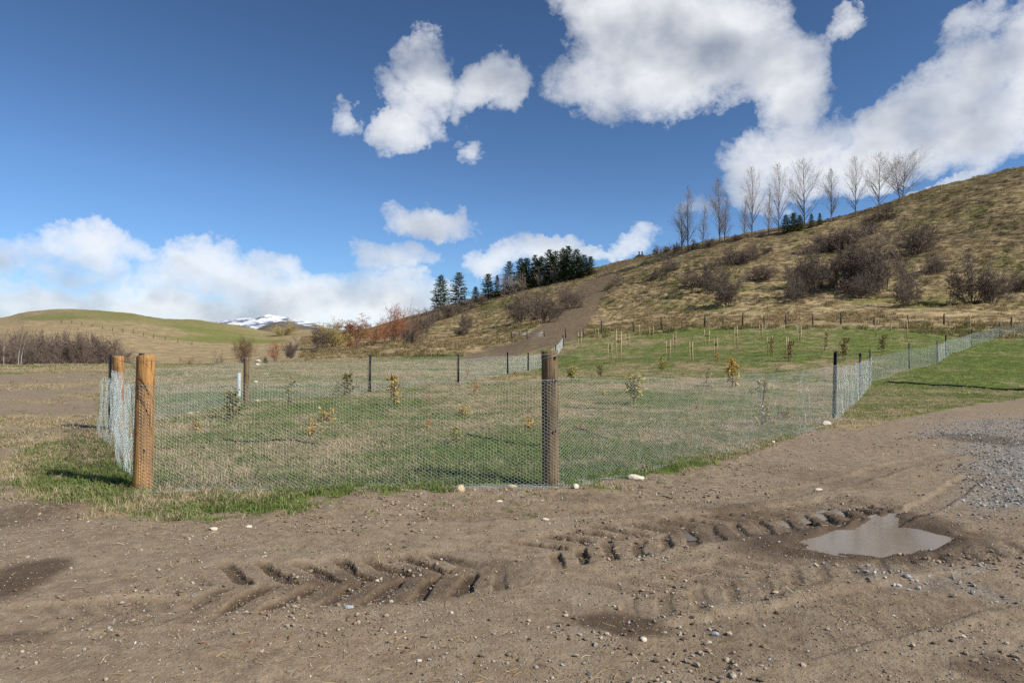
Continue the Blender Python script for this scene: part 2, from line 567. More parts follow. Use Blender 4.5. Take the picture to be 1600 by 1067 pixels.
    gr = np.where((u < 150) & (r > 8) & (r < 70), gr - 0.10, gr)
    gr = gr - 0.28 * sst(v, 606, 584) * sst(u, 820, 700) * (r < 75)
    out_r = sst(u, 1300, 1350) * sst(v, 520, 540) * sst(v, 670, 650)
    gr = gr + 0.26 * out_r
    pad = sst(u, 880, 960) * sst(v, 506, 514) * sst(v, 572, 560)
    gr = gr + 0.18 * pad
    hill = sst(r, 84, 104) * sst(u, 560, 640)
    gr = gr * (1 - hill) + hill * (0.33 + 0.42 * n_l + 0.25 * fbm(x, y, 0.06, 3, 21))
    # ground under the far fence: rank tawny grass
    toe = sst(u, 880, 960) * sst(v, 518, 508) * sst(v, 478, 492)
    gr = gr - 0.22 * toe
    lf = sst(r, 74, 90) * sst(u, 600, 500)
    line = np.interp(u, [-500, 0, 60, 130, 240, 330, 420, 560], [492, 498, 501, 508, 526, 536, 538, 530])
    gold = sst(v - line, -2, 4)
    grl = 0.44 + 0.3 * fbm(x, y, 0.03, 4, 31) + 0.2 * sst(u, 250, 330) * sst(u, 460, 400)
    grl = grl * (1 - gold) + gold * (0.08 + 0.12 * n_l)
    gr = gr * (1 - lf) + lf * grl
    bank = sst(r, 72, 84) * sst(u, 430, 480) * sst(u, 830, 740) * sst(v, 520, 530)
    gr = gr * (1 - bank) + bank * (0.12 + 0.25 * n_l + .45 * sst(v, 546, 560) * sst(u, 540, 640))
    return dict(dirt=np.clip(dirt, 0, 1), lane=np.clip(lane, 0, 1), gravel=gravel, wet=np.clip(wet, 0, 1), green=np.clip(gr, 0, 1),
                hill=np.clip(np.maximum(hill, lf * .5), 0, 1), u=u, v=v, r=r, edge=sd_)


def relief(x, y, z0, m):
    r = m['r']
    d = m['dirt']
    z = np.zeros(x.shape)
    amp_f = np.clip(r / 60, 0.25, 1)
    z += (1 - m['hill']) * (1 - sst(r, 60, 75)) * (0.05 * fbm(x, y, 0.25, 3, 41) + 0.022 * fbm(x, y, 1.3, 3, 42) * (0.4 + 0.6 * (1 - d)))
    near = r < 22
    if near.any():
        xn, yn = x[near], y[near]
        dn = d[near]
        gn = m['gravel'][near]
        q = 0.009 * fbm(xn, yn, 1.6, 3, 51, .5) + 0.006 * np.abs(fbm(xn, yn, 7, 4, 52, .65)) * (.35 + sst(fbm(xn, yn, .8, 2, 58), -.2, .5)) + 0.011 * gn * fbm(xn, yn, 14, 2, 53)
        # rough, turned-up soil along the fence foot and ridges beside the wheel marks
        q += 0.02 * sst(np.abs(m['edge'][near] - 0.25), 0.4, 0.05) * np.abs(fbm(xn, yn, 5, 3, 55))
        q += 0.022 * np.clip(fbm(xn, yn, 1.6, 4, 57, .6) - .4, 0, 1)
        q += track_bars(xn, yn)[0]
        sdb = poly_sd(xn, yn, BASIN) + 0.10 * fbm(xn, yn, 2.5, 4, 64, .6)
        dig = sst(sdb, 0.10, -0.26)
        q = q * (1 - 0.75 * dig) - 0.038 * dig + 0.012 * sst(np.abs(sdb - 0.11), 0.1, 0.0)
        zz = z[near]
        flatn = sst(sdb, 0.5, 0.1)
        zz = zz * (1 - flatn)
        zz += q * dn
        z[near] = zz
    hl = m['hill'] * sst(m['u'], 500, 600)
    hh = hl > 0.01
    if hh.any():
        xh, yh = x[hh], y[hh]
        zb = z0[hh]
        st = sst(zb, 5, 11)
        ph = zb / 1.25 + 0.9 * fbm(xh, yh, 0.035, 3, 71) + 0.35 * fbm(xh, yh, 0.2, 2, 72)
        saw = np.abs((ph % 1.0) - 0.35)
        rough = 0.22 * fbm(xh, yh, 0.35, 4, 73, .6) + 0.55 * fbm(xh, yh, 0.06, 3, 74) * .6
        patch = sst(fbm(xh, yh, 0.03, 2, 77), -.5, .4)
        q = st * (1.7 * (0.4 - saw)) * patch + rough * (1 + .9 * st)
        rr = m['r'][hh]
        crest = sst(rr, 260, 200)
        z[hh] += hl[hh] * q * (0.35 + 0.65 * crest) * (1 - .8 * m['lane'][hh])
    lw = (r > 72) & (m['u'] < 620)
    if lw.any():
        z[lw] += sst(r[lw], 72, 100) * (0.25 * fbm(x[lw], y[lw], 0.09, 3, 81) + 0.12 * fbm(x[lw], y[lw], 0.4, 3, 82))
    return z


def ground_z(x, y):
    x = np.atleast_1d(np.asarray(x, float))
    y = np.atleast_1d(np.asarray(y, float))
    z0 = H0(x, y)
    m = masks(x, y, z0)
    return z0 + relief(x, y, z0, m)


def gz(x, y):
    return float(ground_z(x, y)[0])


def ground_at(px, py):
    """world point of the ground seen at a photo point (first crossing of the sight line)"""
    d = px_dir(px, py)
    h = math.hypot(d.x, d.y)
    rr = np.exp(np.linspace(math.log(2.0), math.log(600), 4000))
    x, y = d.x / h * rr, d.y / h * rr
    zr = EYE + d.z / h * rr
    below = zr < H0(x, y)
    if not below.any():
        k = int(np.argmin(zr - H0(x, y)))
    else:
        k = int(np.argmax(below))
    return float(x[k]), float(y[k]), gz(x[k], y[k])


def depth_pt(px, depth):
    x = (px - 800) / FPX * depth
    return x, depth, gz(x, depth)


# ------------------------------------------------------------------ mesh helpers
def np_mesh(name, verts, faces, smooth=False):
    """verts (n,3); faces: one (m,k) array or a list of arrays"""
    me = bpy.data.meshes.new(name)
    verts = np.asarray(verts, np.float32)
    if not isinstance(faces, list):
        faces = [faces]
    faces = [np.asarray(f, np.int32) for f in faces if len(f)]
    me.vertices.add(len(verts))
    me.vertices.foreach_set('co', verts.ravel())
    nl = sum(f.size for f in faces)
    npol = sum(len(f) for f in faces)
    me.loops.add(nl)
    me.polygons.add(npol)
    me.loops.foreach_set('vertex_index', np.concatenate([f.ravel() for f in faces]))
    tot = np.concatenate([np.full(len(f), f.shape[1], np.int32) for f in faces])
    st = np.zeros(npol, np.int32)
    st[1:] = np.cumsum(tot)[:-1]
    me.polygons.foreach_set('loop_start', st)
    if smooth:
        me.polygons.foreach_set('use_smooth', np.ones(npol, bool))
    me.update(calc_edges=True)
    return me


def fattr(me, name, vals):
    a = me.attributes.new(name, 'FLOAT', 'POINT')
    a.data.foreach_set('value', np.asarray(vals, np.float32))


def link(name, data, mat=None, parent=None, loc=None):
    o = bpy.data.objects.new(name, data)
    COL.objects.link(o)
    if mat is not None and data is not None and len(data.materials) == 0:
        data.materials.append(mat)
    if parent is not None:
        o.parent = parent
    if loc is not None:
        o.location = loc
    return o


def tag(o, label, cat=None, group=None, kind=None):
    if label:
        o['label'] = label
    if cat:
        o['category'] = cat
    if group:
        o['group'] = group
    if kind:
        o['kind'] = kind
    return o


def thing(name, label, cat, loc=(0, 0, 0), rz=0.0, group=None, scale=None):
    o = bpy.data.objects.new(name, None)
    o.empty_display_size = 0.2
    COL.objects.link(o)
    o.location = loc
    o.rotation_euler = (0, 0, rz)
    if scale is not None:
        o.scale = scale
    return tag(o, label, cat, group)


def tubes(P0, P1, R0, R1, k=3):
    """open k-sided tapered tubes; returns verts, quads"""
    P0 = np.asarray(P0, float)
    P1 = np.asarray(P1, float)
    R0 = np.asarray(R0, float)
    R1 = np.asarray(R1, float)
    n = len(P0)
    d = P1 - P0
    d /= np.linalg.norm(d, axis=1, keepdims=True) + 1e-9
    ref = np.where(np.abs(d[:, 2:3]) < 0.9, np.array([[0, 0, 1.0]]), np.array([[1.0, 0, 0]]))
    a = np.cross(d, ref)
    a /= np.linalg.norm(a, axis=1, keepdims=True) + 1e-9
    b = np.cross(d, a)
    V = np.empty((n, 2 * k, 3))
    for i in range(k):
        an = 2 * math.pi * i / k
        o = a * math.cos(an) + b * math.sin(an)
        V[:, i] = P0 + o * R0[:, None]
        V[:, k + i] = P1 + o * R1[:, None]
    base = (np.arange(n) * 2 * k)[:, None]
    F = np.concatenate([base + np.array([[i, (i + 1) % k, k + (i + 1) % k, k + i]]) for i in range(k)])
    return V.reshape(-1, 3), F


def path_tube(pts, rad, k=8, cap=True):
    """one continuous tube along points; rad scalar or per-point"""
    pts = np.asarray(pts, float)
    n = len(pts)
    rad = np.broadcast_to(rad, (n,))
    d = np.gradient(pts, axis=0)
    d /= np.linalg.norm(d, axis=1, keepdims=True) + 1e-9
    ref = np.array([0, 0, 1.0]) if abs(d[0, 2]) < 0.9 else np.array([1.0, 0, 0])
    V = []
    for i in range(n):
        a = np.cross(d[i], ref)
        a /= np.linalg.norm(a) + 1e-9
        b = np.cross(d[i], a)
        for j in range(k):
            an = 2 * math.pi * j / k
            V.append(pts[i] + rad[i] * (a * math.cos(an) + b * math.sin(an)))
    F = []
    for i in range(n - 1):
        for j in range(k):
            F.append((i * k + j, i * k + (j + 1) % k, (i + 1) * k + (j + 1) % k, (i + 1) * k + j))
    V = np.array(V)
    faces = [np.array(F)]
    if cap:
        faces.append(np.array([list(range(k))[::-1], [(n - 1) * k + j for j in range(k)]]))
    return V, faces


def merge(parts):
    """join [(verts, [faces])...]"""
    vs, fs, off = [], {}, 0
    for v, f in parts:
        v = np.asarray(v)
        if not isinstance(f, list):
            f = [f]
        for q in f:
            q = np.asarray(q)
            fs.setdefault(q.shape[1], []).append(q + off)
        vs.append(v)
        off += len(v)
    return np.concatenate(vs), [np.concatenate(q) for q in fs.values()]


def box(cx, cy, cz, sx, sy, sz):
    v = np.array([(x, y, z) for z in (-1, 1) for y in (-1, 1) for x in (-1, 1)], float) * 0.5
    v = v * (sx, sy, sz) + (cx, cy, cz)
    return v, np.array([(0, 2, 3, 1), (4, 5, 7, 6), (0, 1, 5, 4), (2, 6, 7, 3), (0, 4, 6, 2), (1, 3, 7, 5)])


# ------------------------------------------------------------------ materials
def obj_rand(nt):
    return nt.new('ShaderNodeObjectInfo').outputs['Random']


def simple_mat(name, c1, c2, scale=8, rough=0.85, bump=0.3, bscale=None, stretch=(1, 1, 1), metallic=0.0, vary=0.0, spec=0.3, transl=0.0):
    m, nt = material(name)
    t = nt.new('ShaderNodeTexCoord')
    mp = nt.new('ShaderNodeMapping')
    nt.l.new(t.outputs['Object'], mp.inputs[0])
    mp.inputs['Scale'].default_value = stretch
    f = nt.noise(mp.outputs[0], scale, 5, 0.6)
    f = nt.sstep(f, 0.3, 0.7)
    c = nt.mix(f, c1, c2)
    if vary:
        k = nt.lin(obj_rand(nt), 0, 1, 1 - vary, 1 + vary)
        cc = nt.new('ShaderNodeCombineColor')
        for i in range(3):
            nt.put(cc.inputs[i], k)
        c = nt.mix(1.0, c, cc.outputs[0], 'MULTIPLY')
    nt.put(nt.bsdf.inputs['Base Color'], c)
    nt.put(nt.bsdf.inputs['Roughness'], rough)
    nt.put(nt.bsdf.inputs['Metallic'], metallic)
    nt.put(nt.bsdf.inputs['Specular IOR Level'], spec)
    if bump:
        b = nt.new('ShaderNodeBump')
        b.inputs['Strength'].default_value = bump
        b.inputs['Distance'].default_value = 0.01
        nt.put(b.inputs['Height'], nt.noise(mp.outputs[0], bscale or scale * 2, 5, 0.6))
        nt.l.new(b.outputs[0], nt.bsdf.inputs['Normal'])
    if transl:
        tr = nt.new('ShaderNodeBsdfTranslucent')
        nt.put(tr.inputs[0], c)
        mx = nt.new('ShaderNodeMixShader')
        mx.inputs[0].default_value = transl
        nt.l.new(nt.bsdf.outputs[0], mx.inputs[1])
        nt.l.new(tr.outputs[0], mx.inputs[2])
        nt.l.new(mx.outputs[0], nt.out.inputs[0])
    return m


def terrain_mat():
    m, nt = material('terrain')
    geo = nt.new('ShaderNodeNewGeometry')
    P = geo.outputs['Position']
    dirt, lane, grav = nt.attr('dirt'), nt.attr('lane'), nt.attr('gravel')
    wet, green, hill = nt.attr('wet'), nt.attr('green'), nt.attr('hill')
    nf = nt.noise(P, 55.0, 3, 0.6)
    nm = nt.noise(P, 9.0, 5, 0.62)
    nl = nt.noise(P, 1.3, 4, 0.6)
    nh = nt.noise(P, 0.55, 5, 0.65)
    # sward
    gsel = nt.math('ADD', green, nt.math('MULTIPLY', nt.math('SUBTRACT', nm, 0.5), 0.55))
    gsel = nt.math('ADD', gsel, nt.math('MULTIPLY', nt.math('SUBTRACT', nh, 0.5), 0.75))
    gsel = nt.sstep(gsel, 0.22, 0.8)
    straw = nt.mix(nm, (0.19, 0.142, 0.080), (0.335, 0.262, 0.155))
    grn = nt.mix(nl, (0.090, 0.120, 0.028), (0.165, 0.185, 0.050))
    sward = nt.mix(gsel, straw, grn)
    # hillside: bronze and tan tussock, with darker streaks of scrub and painted tussock shadow, stronger uphill
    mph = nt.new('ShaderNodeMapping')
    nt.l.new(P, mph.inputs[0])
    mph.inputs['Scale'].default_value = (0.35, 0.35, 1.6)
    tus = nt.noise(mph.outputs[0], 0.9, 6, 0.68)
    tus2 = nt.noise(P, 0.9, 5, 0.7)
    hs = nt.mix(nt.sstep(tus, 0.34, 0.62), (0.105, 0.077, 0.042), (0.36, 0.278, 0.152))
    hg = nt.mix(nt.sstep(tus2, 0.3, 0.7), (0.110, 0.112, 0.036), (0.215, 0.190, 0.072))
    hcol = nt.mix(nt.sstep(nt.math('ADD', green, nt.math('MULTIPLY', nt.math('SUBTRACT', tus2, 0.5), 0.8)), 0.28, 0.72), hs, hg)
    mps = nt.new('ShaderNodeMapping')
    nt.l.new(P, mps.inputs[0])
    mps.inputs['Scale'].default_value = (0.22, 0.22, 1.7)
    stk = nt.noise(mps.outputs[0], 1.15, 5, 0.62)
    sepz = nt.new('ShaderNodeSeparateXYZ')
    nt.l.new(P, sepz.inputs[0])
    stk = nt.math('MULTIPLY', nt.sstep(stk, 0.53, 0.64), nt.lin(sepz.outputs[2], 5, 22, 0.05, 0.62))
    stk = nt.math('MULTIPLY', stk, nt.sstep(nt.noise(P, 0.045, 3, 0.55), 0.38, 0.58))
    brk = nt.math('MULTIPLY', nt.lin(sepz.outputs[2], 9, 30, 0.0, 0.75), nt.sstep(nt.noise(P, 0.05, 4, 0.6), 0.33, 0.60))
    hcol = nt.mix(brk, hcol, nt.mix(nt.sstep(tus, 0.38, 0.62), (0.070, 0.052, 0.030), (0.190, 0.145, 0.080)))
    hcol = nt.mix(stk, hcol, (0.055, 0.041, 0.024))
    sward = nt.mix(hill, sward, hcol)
    # soil
    soil = nt.mix(nt.sstep(nm, 0.3, 0.72), (0.165, 0.122, 0.082), (0.250, 0.198, 0.138))
    soil = nt.mix(nt.math('MULTIPLY', nt.sstep(nl, 0.45, 0.7), 0.5), soil, (0.255, 0.208, 0.152))
    nff = nt.noise(P, 190.0, 2, 0.6)
    soil = nt.mix(nt.math('MULTIPLY', nt.sstep(nff, 0.42, 0.3), 0.6), soil, (0.085, 0.062, 0.042))
    soil = nt.mix(nt.math('MULTIPLY', nt.sstep(nff, 0.6, 0.72), 0.55), soil, (0.36, 0.31, 0.25))
    soil = nt.mix(nt.math('MULTIPLY', nt.sstep(nf, 0.55, 0.75), 0.45), soil, (0.30, 0.25, 0.19))
    soil = nt.mix(nt.math('MULTIPLY', nt.sstep(nf, 0.45, 0.25), 0.45), soil, (0.09, 0.066, 0.045))
    gcol = nt.mix(nt.sstep(nf, 0.35, 0.7), (0.10, 0.10, 0.098), (0.33, 0.33, 0.32))
    soil = nt.mix(nt.math('MULTIPLY', grav, 0.8), soil, gcol)
    lanec = nt.mix(nt.sstep(nl, 0.3, 0.7), (0.110, 0.080, 0.050), (0.165, 0.122, 0.080))
    lanec = nt.mix(nt.sstep(nh, 0.5, 0.75), lanec, (0.20, 0.17, 0.08))
    dsel = nt.math('ADD', dirt, nt.math('MULTIPLY', nt.math('SUBTRACT', nm, 0.5), 0.5))
    col = nt.mix(nt.sstep(dsel, 0.3, 0.65), sward, soil)
    col = nt.mix(lane, col, lanec)
    wsel = nt.math('MULTIPLY', wet, nt.sstep(nm, 0.15, 0.42))
    col = nt.mix(wsel, col, nt.mix(0.95, col, (0.30, 0.25, 0.215), 'MULTIPLY'))
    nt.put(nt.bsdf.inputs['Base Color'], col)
    nt.put(nt.bsdf.inputs['Roughness'], nt.lin(wsel, 0, 1, 0.95, 0.7))
    nt.put(nt.bsdf.inputs['Specular IOR Level'], nt.lin(wsel, 0, 1, 0.12, 0.22))
    b = nt.new('ShaderNodeBump')
    b.inputs['Strength'].default_value = 0.9
    b.inputs['Distance'].default_value = 0.016
    hgt = nt.math('ADD', nt.math('MULTIPLY', nt.noise(P, 28.0, 5, 0.7), 1.0), nt.math('MULTIPLY', nf, 0.35))
    nt.put(b.inputs['Height'], hgt)
    b2 = nt.new('ShaderNodeBump')
    nt.put(b2.inputs['Strength'], nt.math('MULTIPLY', hill, 0.8))
    b2.inputs['Distance'].default_value = 0.55
    nt.put(b2.inputs['Height'], nt.math('ADD', tus, nt.math('MULTIPLY', tus2, 0.6)))
    nt.l.new(b.outputs[0], b2.inputs['Normal'])
    nt.l.new(b2.outputs[0], nt.bsdf.inputs['Normal'])
    return m


M_TERRAIN = terrain_mat()

# ------------------------------------------------------------------ terrain mesh
fine = np.arange(-44.0, 44.01, 0.15)
left_c = np.concatenate([np.arange(-180, -60, 6), np.arange(-60, -44, 1.0)])
ANG = np.radians(np.concatenate([left_c, fine, -left_c[::-1]]))
rows = [1.0, 1.5, 2.0, 2.4]
vv_ = 545 + FPX * EYE / 2.6
while vv_ > 545 + FPX * EYE / 17.0:
    rows.append(FPX * EYE / (vv_ - 545))
    vv_ -= 1.75
r_ = 17.0
while r_ < 82:
    rows.append(r_)
    r_ *= 1.016
while r_ < 330:
    rows.append(r_)
    r_ += 0.85
while r_ < 480:
    rows.append(r_)
    r_ *= 1.012
while r_ < 30000:
    rows.append(r_)
    r_ *= 1.28
RAD = np.array(rows)
TT, RR = np.meshgrid(ANG, RAD, indexing='ij')
GX, GY = RR * np.sin(TT), RR * np.cos(TT)
Z0 = H0(GX, GY)
gm = masks(GX, GY, Z0)
GZ = Z0 + relief(GX, GY, Z0, gm)
GZ = np.where(RR > 1000, -4.0 - RR * 0.001, GZ)
nA, nR = GX.shape
idx = np.arange(nA * nR).reshape(nA, nR)
quads = np.stack([idx[:-1, :-1], idx[1:, :-1], idx[1:, 1:], idx[:-1, 1:]], -1).reshape(-1, 4)[:, ::-1]
# centre cap under the camera and vertex normals over the whole sheet
GV = np.stack([GX, GY, GZ], -1).reshape(-1, 3)
e1 = GV[quads[:, 1]] - GV[quads[:, 0]]
e2 = GV[quads[:, 3]] - GV[quads[:, 0]]
fn = np.cross(e1, e2)
VN = np.zeros_like(GV)
for k in range(4):
    for c in range(3):
        VN[:, c] += np.bincount(quads[:, k], fn[:, c], len(GV))
VN /= np.linalg.norm(VN, axis=1, keepdims=True) + 1e-12
if VN[:, 2].mean() < 0:
    quads = quads[:, ::-1]
    VN = -VN


def qmean(a):
    return a.reshape(-1)[quads].mean(1)


q_d, q_l, q_r, q_u, q_v = qmean(gm['dirt']), qmean(gm['lane']), qmean(gm['r']), qmean(gm['u']), qmean(gm['v'])
cl = np.full(len(quads), 1)                                # 1 field
cl[(q_d > 0.5) & (q_r < 45) & (qmean(gm['edge']) > -0.6)] = 0   # bare yard
cl[(q_r > 86) & (q_u > 600)] = 2                           # hillside on the right
cl[(q_r > 78) & (q_u <= 600)] = 3                          # hill on the left
cl[(q_l > 0.5)] = 4                                        # lane
cl[q_r > 480] = 5
NAMES = ['ground', 'grass_field', 'hillside', 'left_hill', 'farm_track', 'far_ground']
LABELS = ['bare brown dirt yard with wheel marks and puddle', 'short green and straw grass of the field around the fences',
          'steep tawny hillside with rough grass and shrubs on the right', 'smooth green and golden grass hill on the left',
          'bare brown dirt track climbing the hillside', 'low land behind the hills']
for k, nm_ in enumerate(NAMES):
    qs = quads[cl == k]
    if not len(qs):
        continue
    used, inv = np.unique(qs, return_inverse=True)
    me = np_mesh(nm_, GV[used], inv.reshape(-1, 4), smooth=True)
    for a in ('dirt', 'lane', 'gravel', 'wet', 'green', 'hill'):
        fattr(me, a, gm[a].reshape(-1)[used])
    me.normals_split_custom_set_from_vertices(VN[used])
    o = link(nm_, me, M_TERRAIN)
    tag(o, LABELS[k], kind='structure')

# puddle
m_water, nt = material('muddy_water')
geo = nt.new('ShaderNodeNewGeometry')
wnz = nt.noise(geo.outputs['Position'], 3.0, 3, 0.5)
nt.put(nt.bsdf.inputs['Base Color'], nt.mix(wnz, (0.120, 0.088, 0.056), (0.150, 0.112, 0.074)))
nt.put(nt.bsdf.inputs['Roughness'], 0.06)
nt.put(nt.bsdf.inputs['IOR'], 1.33)
bw = nt.new('ShaderNodeBump')
bw.inputs['Strength'].default_value = 0.05
bw.inputs['Distance'].default_value = 0.01
nt.put(bw.inputs['Height'], nt.noise(geo.outputs['Position'], 14.0, 2, 0.5))
nt.l.new(bw.outputs[0], nt.bsdf.inputs['Normal'])
bc = BASIN.mean(0)
big = bc + (BASIN - bc) * 1.12
zc = H0(big[:, 0], big[:, 1]).mean() - 0.013
me = np_mesh('puddle', np.column_stack([big, np.full(len(big), zc)]), np.arange(len(big))[None, :])
link('puddle', me, m_water)
for zl, ring in ((-0.026, [(1170, 822), (1240, 800), (1310, 790), (1330, 800), (1270, 812), (1195, 828)]), (-0.027, [(1040, 838), (1060, 812), (1120, 808), (1130, 832), (1080, 840)])):
    bb = pl(ring)
    zr = H0(bb[:, 0], bb[:, 1]).mean() + zl
    oo = link('puddle', np_mesh('puddle', np.column_stack([bb, np.full(len(bb), zr)]), np.arange(len(bb))[None, :]), m_water)
    tag(oo, 'thin water standing in the lug prints of the wheel track', kind='structure')
tag(bpy.data.objects['puddle'], 'still muddy brown puddle in the wheel ruts', kind='structure')


# ------------------------------------------------------------------ distant hills and mountain
def ridge_mesh(name, sil, depth, thick, mat, rough, seed, base_z=-30.0, nx=220, ny=70, label=''):
    """a hill whose crest follows photo points at one depth; it has a front and a back"""
    us = np.array([p[0] for p in sil], float)
    zs = np.array([EYE + tan_el(p[0], p[1]) * math.hypot((p[0] - 800) / FPX, 1) * depth for p in sil])
    u = np.linspace(us[0], us[-1], nx)
    zc_ = np.interp(u, us, zs)
    k = np.linspace(-1, 1, ny)
    X = np.empty((nx, ny))
    Y = np.empty((nx, ny))
    Zz = np.empty((nx, ny))
    for j, kk in enumerate(k):
        dd = depth + kk * thick
        X[:, j] = (u - 800) / FPX * depth * (1 + 0.2 * kk * thick / depth)
        Y[:, j] = dd
        prof = max(0.0, 1 - abs(kk)) ** 0.85
        Zz[:, j] = base_z + (zc_ - base_z) * prof
    sc = 1.0 / thick
    nz = fbm(X, Y, 3.0 * sc, 6, seed, .55)
    rid = 1 - np.abs(fbm(X, Y, 4.0 * sc, 5, seed + 5, .5))
    fall = np.clip(1 - np.abs(k), 0, 1)[None, :]
    Zz += rough * (zc_.max() - base_z) * (nz * 0.5 + (rid - .6) * 0.7) * (0.35 + 0.65 * np.sin(fall * math.pi))
    i2 = np.arange(nx * ny).reshape(nx, ny)
    q = np.stack([i2[:-1, :-1], i2[1:, :-1], i2[1:, 1:], i2[:-1, 1:]], -1).reshape(-1, 4)
    me = np_mesh(name, np.stack([X, Y, Zz], -1).reshape(-1, 3), q, smooth=True)
    o = link(name, me, mat)
    tag(o, label, kind='structure')
    return o


m_snow, nt = material('snow_rock')
geo = nt.new('ShaderNodeNewGeometry')
sepn = nt.new('ShaderNodeSeparateXYZ')
nt.l.new(geo.outputs['Normal'], sepn.inputs[0])
sepp = nt.new('ShaderNodeSeparateXYZ')
nt.l.new(geo.outputs['Position'], sepp.inputs[0])
n_ = nt.noise(geo.outputs['Position'], 0.012, 9, 0.72)
s_ = nt.math('ADD', nt.math('MULTIPLY', sepn.outputs[2], 0.35), n_)
s_ = nt.math('ADD', s_, nt.lin(sepp.outputs[2], 60, 260, -0.08, 0.08))
s_ = nt.sstep(s_, 0.82, 0.90)
nt.put(nt.bsdf.inputs['Base Color'], nt.mix(s_, (0.10, 0.125, 0.175), (0.60, 0.63, 0.68)))
nt.put(nt.bsdf.inputs['Roughness'], 0.8)
ridge_mesh('mountain', [(180, 520), (260, 512), (320, 507), (352, 502), (380, 498), (398, 497), (412, 494), (420, 491.5), (430, 493.5), (446, 495), (455, 497),
                        (468, 500), (485, 501), (505, 504), (530, 508), (570, 509), (620, 514), (700, 522)],
           5200, 1500, m_snow, 0.16, 5, base_z=-80, nx=300, ny=80, label='snow covered mountain range far off below the clouds')
m_dim = simple_mat('far_hill_grass', (0.085, 0.07, 0.06), (0.15, 0.122, 0.088), scale=0.012, bump=0, rough=0.95, vary=0)
ridge_mesh('far_hill', [(340, 530), (385, 521), (405, 512), (425, 503.5), (440, 500.5), (455, 502), (475, 508), (495, 511), (515, 512), (540, 517), (600, 525)],
           1500, 260, m_dim, 0.05, 15, base_z=-15, nx=120, ny=40, label='grey-brown conical hill below the snowy mountain')
ridge_mesh('dark_hill', [(545, 527), (565, 519), (580, 513), (600, 505), (620, 499), (650, 490), (680, 484), (720, 485), (780, 500)],
           760, 150, m_dim, 0.05, 25, base_z=-10, nx=120, ny=40, label='dark brown hill rising behind the rusty trees')


# ------------------------------------------------------------------ scatter by instancing
def scatter(name, pts, rot, scl, tint, var, protos, label):
    """one uncountable mass: points with a mesh instanced on each"""
    n = len(pts)
    me = bpy.data.meshes.new(name)
    me.vertices.add(n)
    me.vertices.foreach_set('co', np.asarray(pts, np.float32).ravel())
    a = me.attributes.new('rot', 'FLOAT_VECTOR', 'POINT')
    a.data.foreach_set('vector', np.asarray(rot, np.float32).ravel())
    a = me.attributes.new('scl', 'FLOAT_VECTOR', 'POINT')
    a.data.foreach_set('vector', np.asarray(scl, np.float32).ravel())
    fattr(me, 'tint', tint)
    a = me.attributes.new('var', 'INT', 'POINT')
    a.data.foreach_set('value', np.asarray(var, np.int32))
    o = link(name, me)
    g = bpy.data.node_groups.new(name + '_nodes', 'GeometryNodeTree')
    g.interface.new_socket('Geometry', in_out='INPUT', socket_type='NodeSocketGeometry')
    g.interface.new_socket('Geometry', in_out='OUTPUT', socket_type='NodeSocketGeometry')
    N, L = g.nodes, g.links
    gi, go = N.new('NodeGroupInput'), N.new('NodeGroupOutput')

    def named(nm, typ):
        q = N.new('GeometryNodeInputNamedAttribute')
        q.data_type = typ
        q.inputs[0].default_value = nm
        return q.outputs[0]
    rotn, scn, vn = named('rot', 'FLOAT_VECTOR'), named('scl', 'FLOAT_VECTOR'), named('var', 'INT')
    e2r = N.new('FunctionNodeEulerToRotation')
    L.new(rotn, e2r.inputs[0])
    jn = N.new('GeometryNodeJoinGeometry')
    for i, pm in enumerate(protos):
        po = bpy.data.objects.new(name + '_piece', pm)
        oi = N.new('GeometryNodeObjectInfo')
        oi.inputs['Object'].default_value = po
        cmpn = N.new('FunctionNodeCompare')
        cmpn.data_type = 'INT'
        cmpn.operation = 'EQUAL'
        L.new(vn, [s for s in cmpn.inputs if s.type == 'INT' and s.enabled][0])
        [s for s in cmpn.inputs if s.type == 'INT' and s.enabled][1].default_value = i
        ip = N.new('GeometryNodeInstanceOnPoints')
        L.new(gi.outputs[0], ip.inputs['Points'])
        L.new(cmpn.outputs[0], ip.inputs['Selection'])
        L.new(oi.outputs['Geometry'], ip.inputs['Instance'])
        L.new(e2r.outputs[0], ip.inputs['Rotation'])
        L.new(scn, ip.inputs['Scale'])
        L.new(ip.outputs[0], jn.inputs[0])
    L.new(jn.outputs[0], go.inputs[0])
    md = o.modifiers.new('scatter', 'NODES')
    md.node_group = g
    tag(o, label, kind='stuff')
    return o


def grass_mat(name, straw_a, straw_b, green_a, green_b):
    m, nt = material(name)
    t = nt.attr('tint', 'INSTANCER')
    rnd = obj_rand(nt)
    geo = nt.new('ShaderNodeNewGeometry')
    isl = geo.outputs['Random Per Island']
    st = nt.mix(isl, straw_a, straw_b)
    gr = nt.mix(rnd, green_a, green_b)
    sel = nt.sstep(nt.math('ADD', t, nt.math('MULTIPLY', nt.math('SUBTRACT', isl, 0.5), 0.7)), 0.3, 0.7)
    c = nt.mix(sel, st, gr)
    nt.put(nt.bsdf.inputs['Base Color'], c)
    nt.put(nt.bsdf.inputs['Roughness'], 0.7)
    nt.put(nt.bsdf.inputs['Specular IOR Level'], 0.2)
    tr = nt.new('ShaderNodeBsdfTranslucent')
    nt.put(tr.inputs[0], c)
    mx = nt.new('ShaderNodeMixShader')
    mx.inputs[0].default_value = 0.4
    nt.l.new(nt.bsdf.outputs[0], mx.inputs[1])
    nt.l.new(tr.outputs[0], mx.inputs[2])
    nt.l.new(mx.outputs[0], nt.out.inputs[0])
    return m


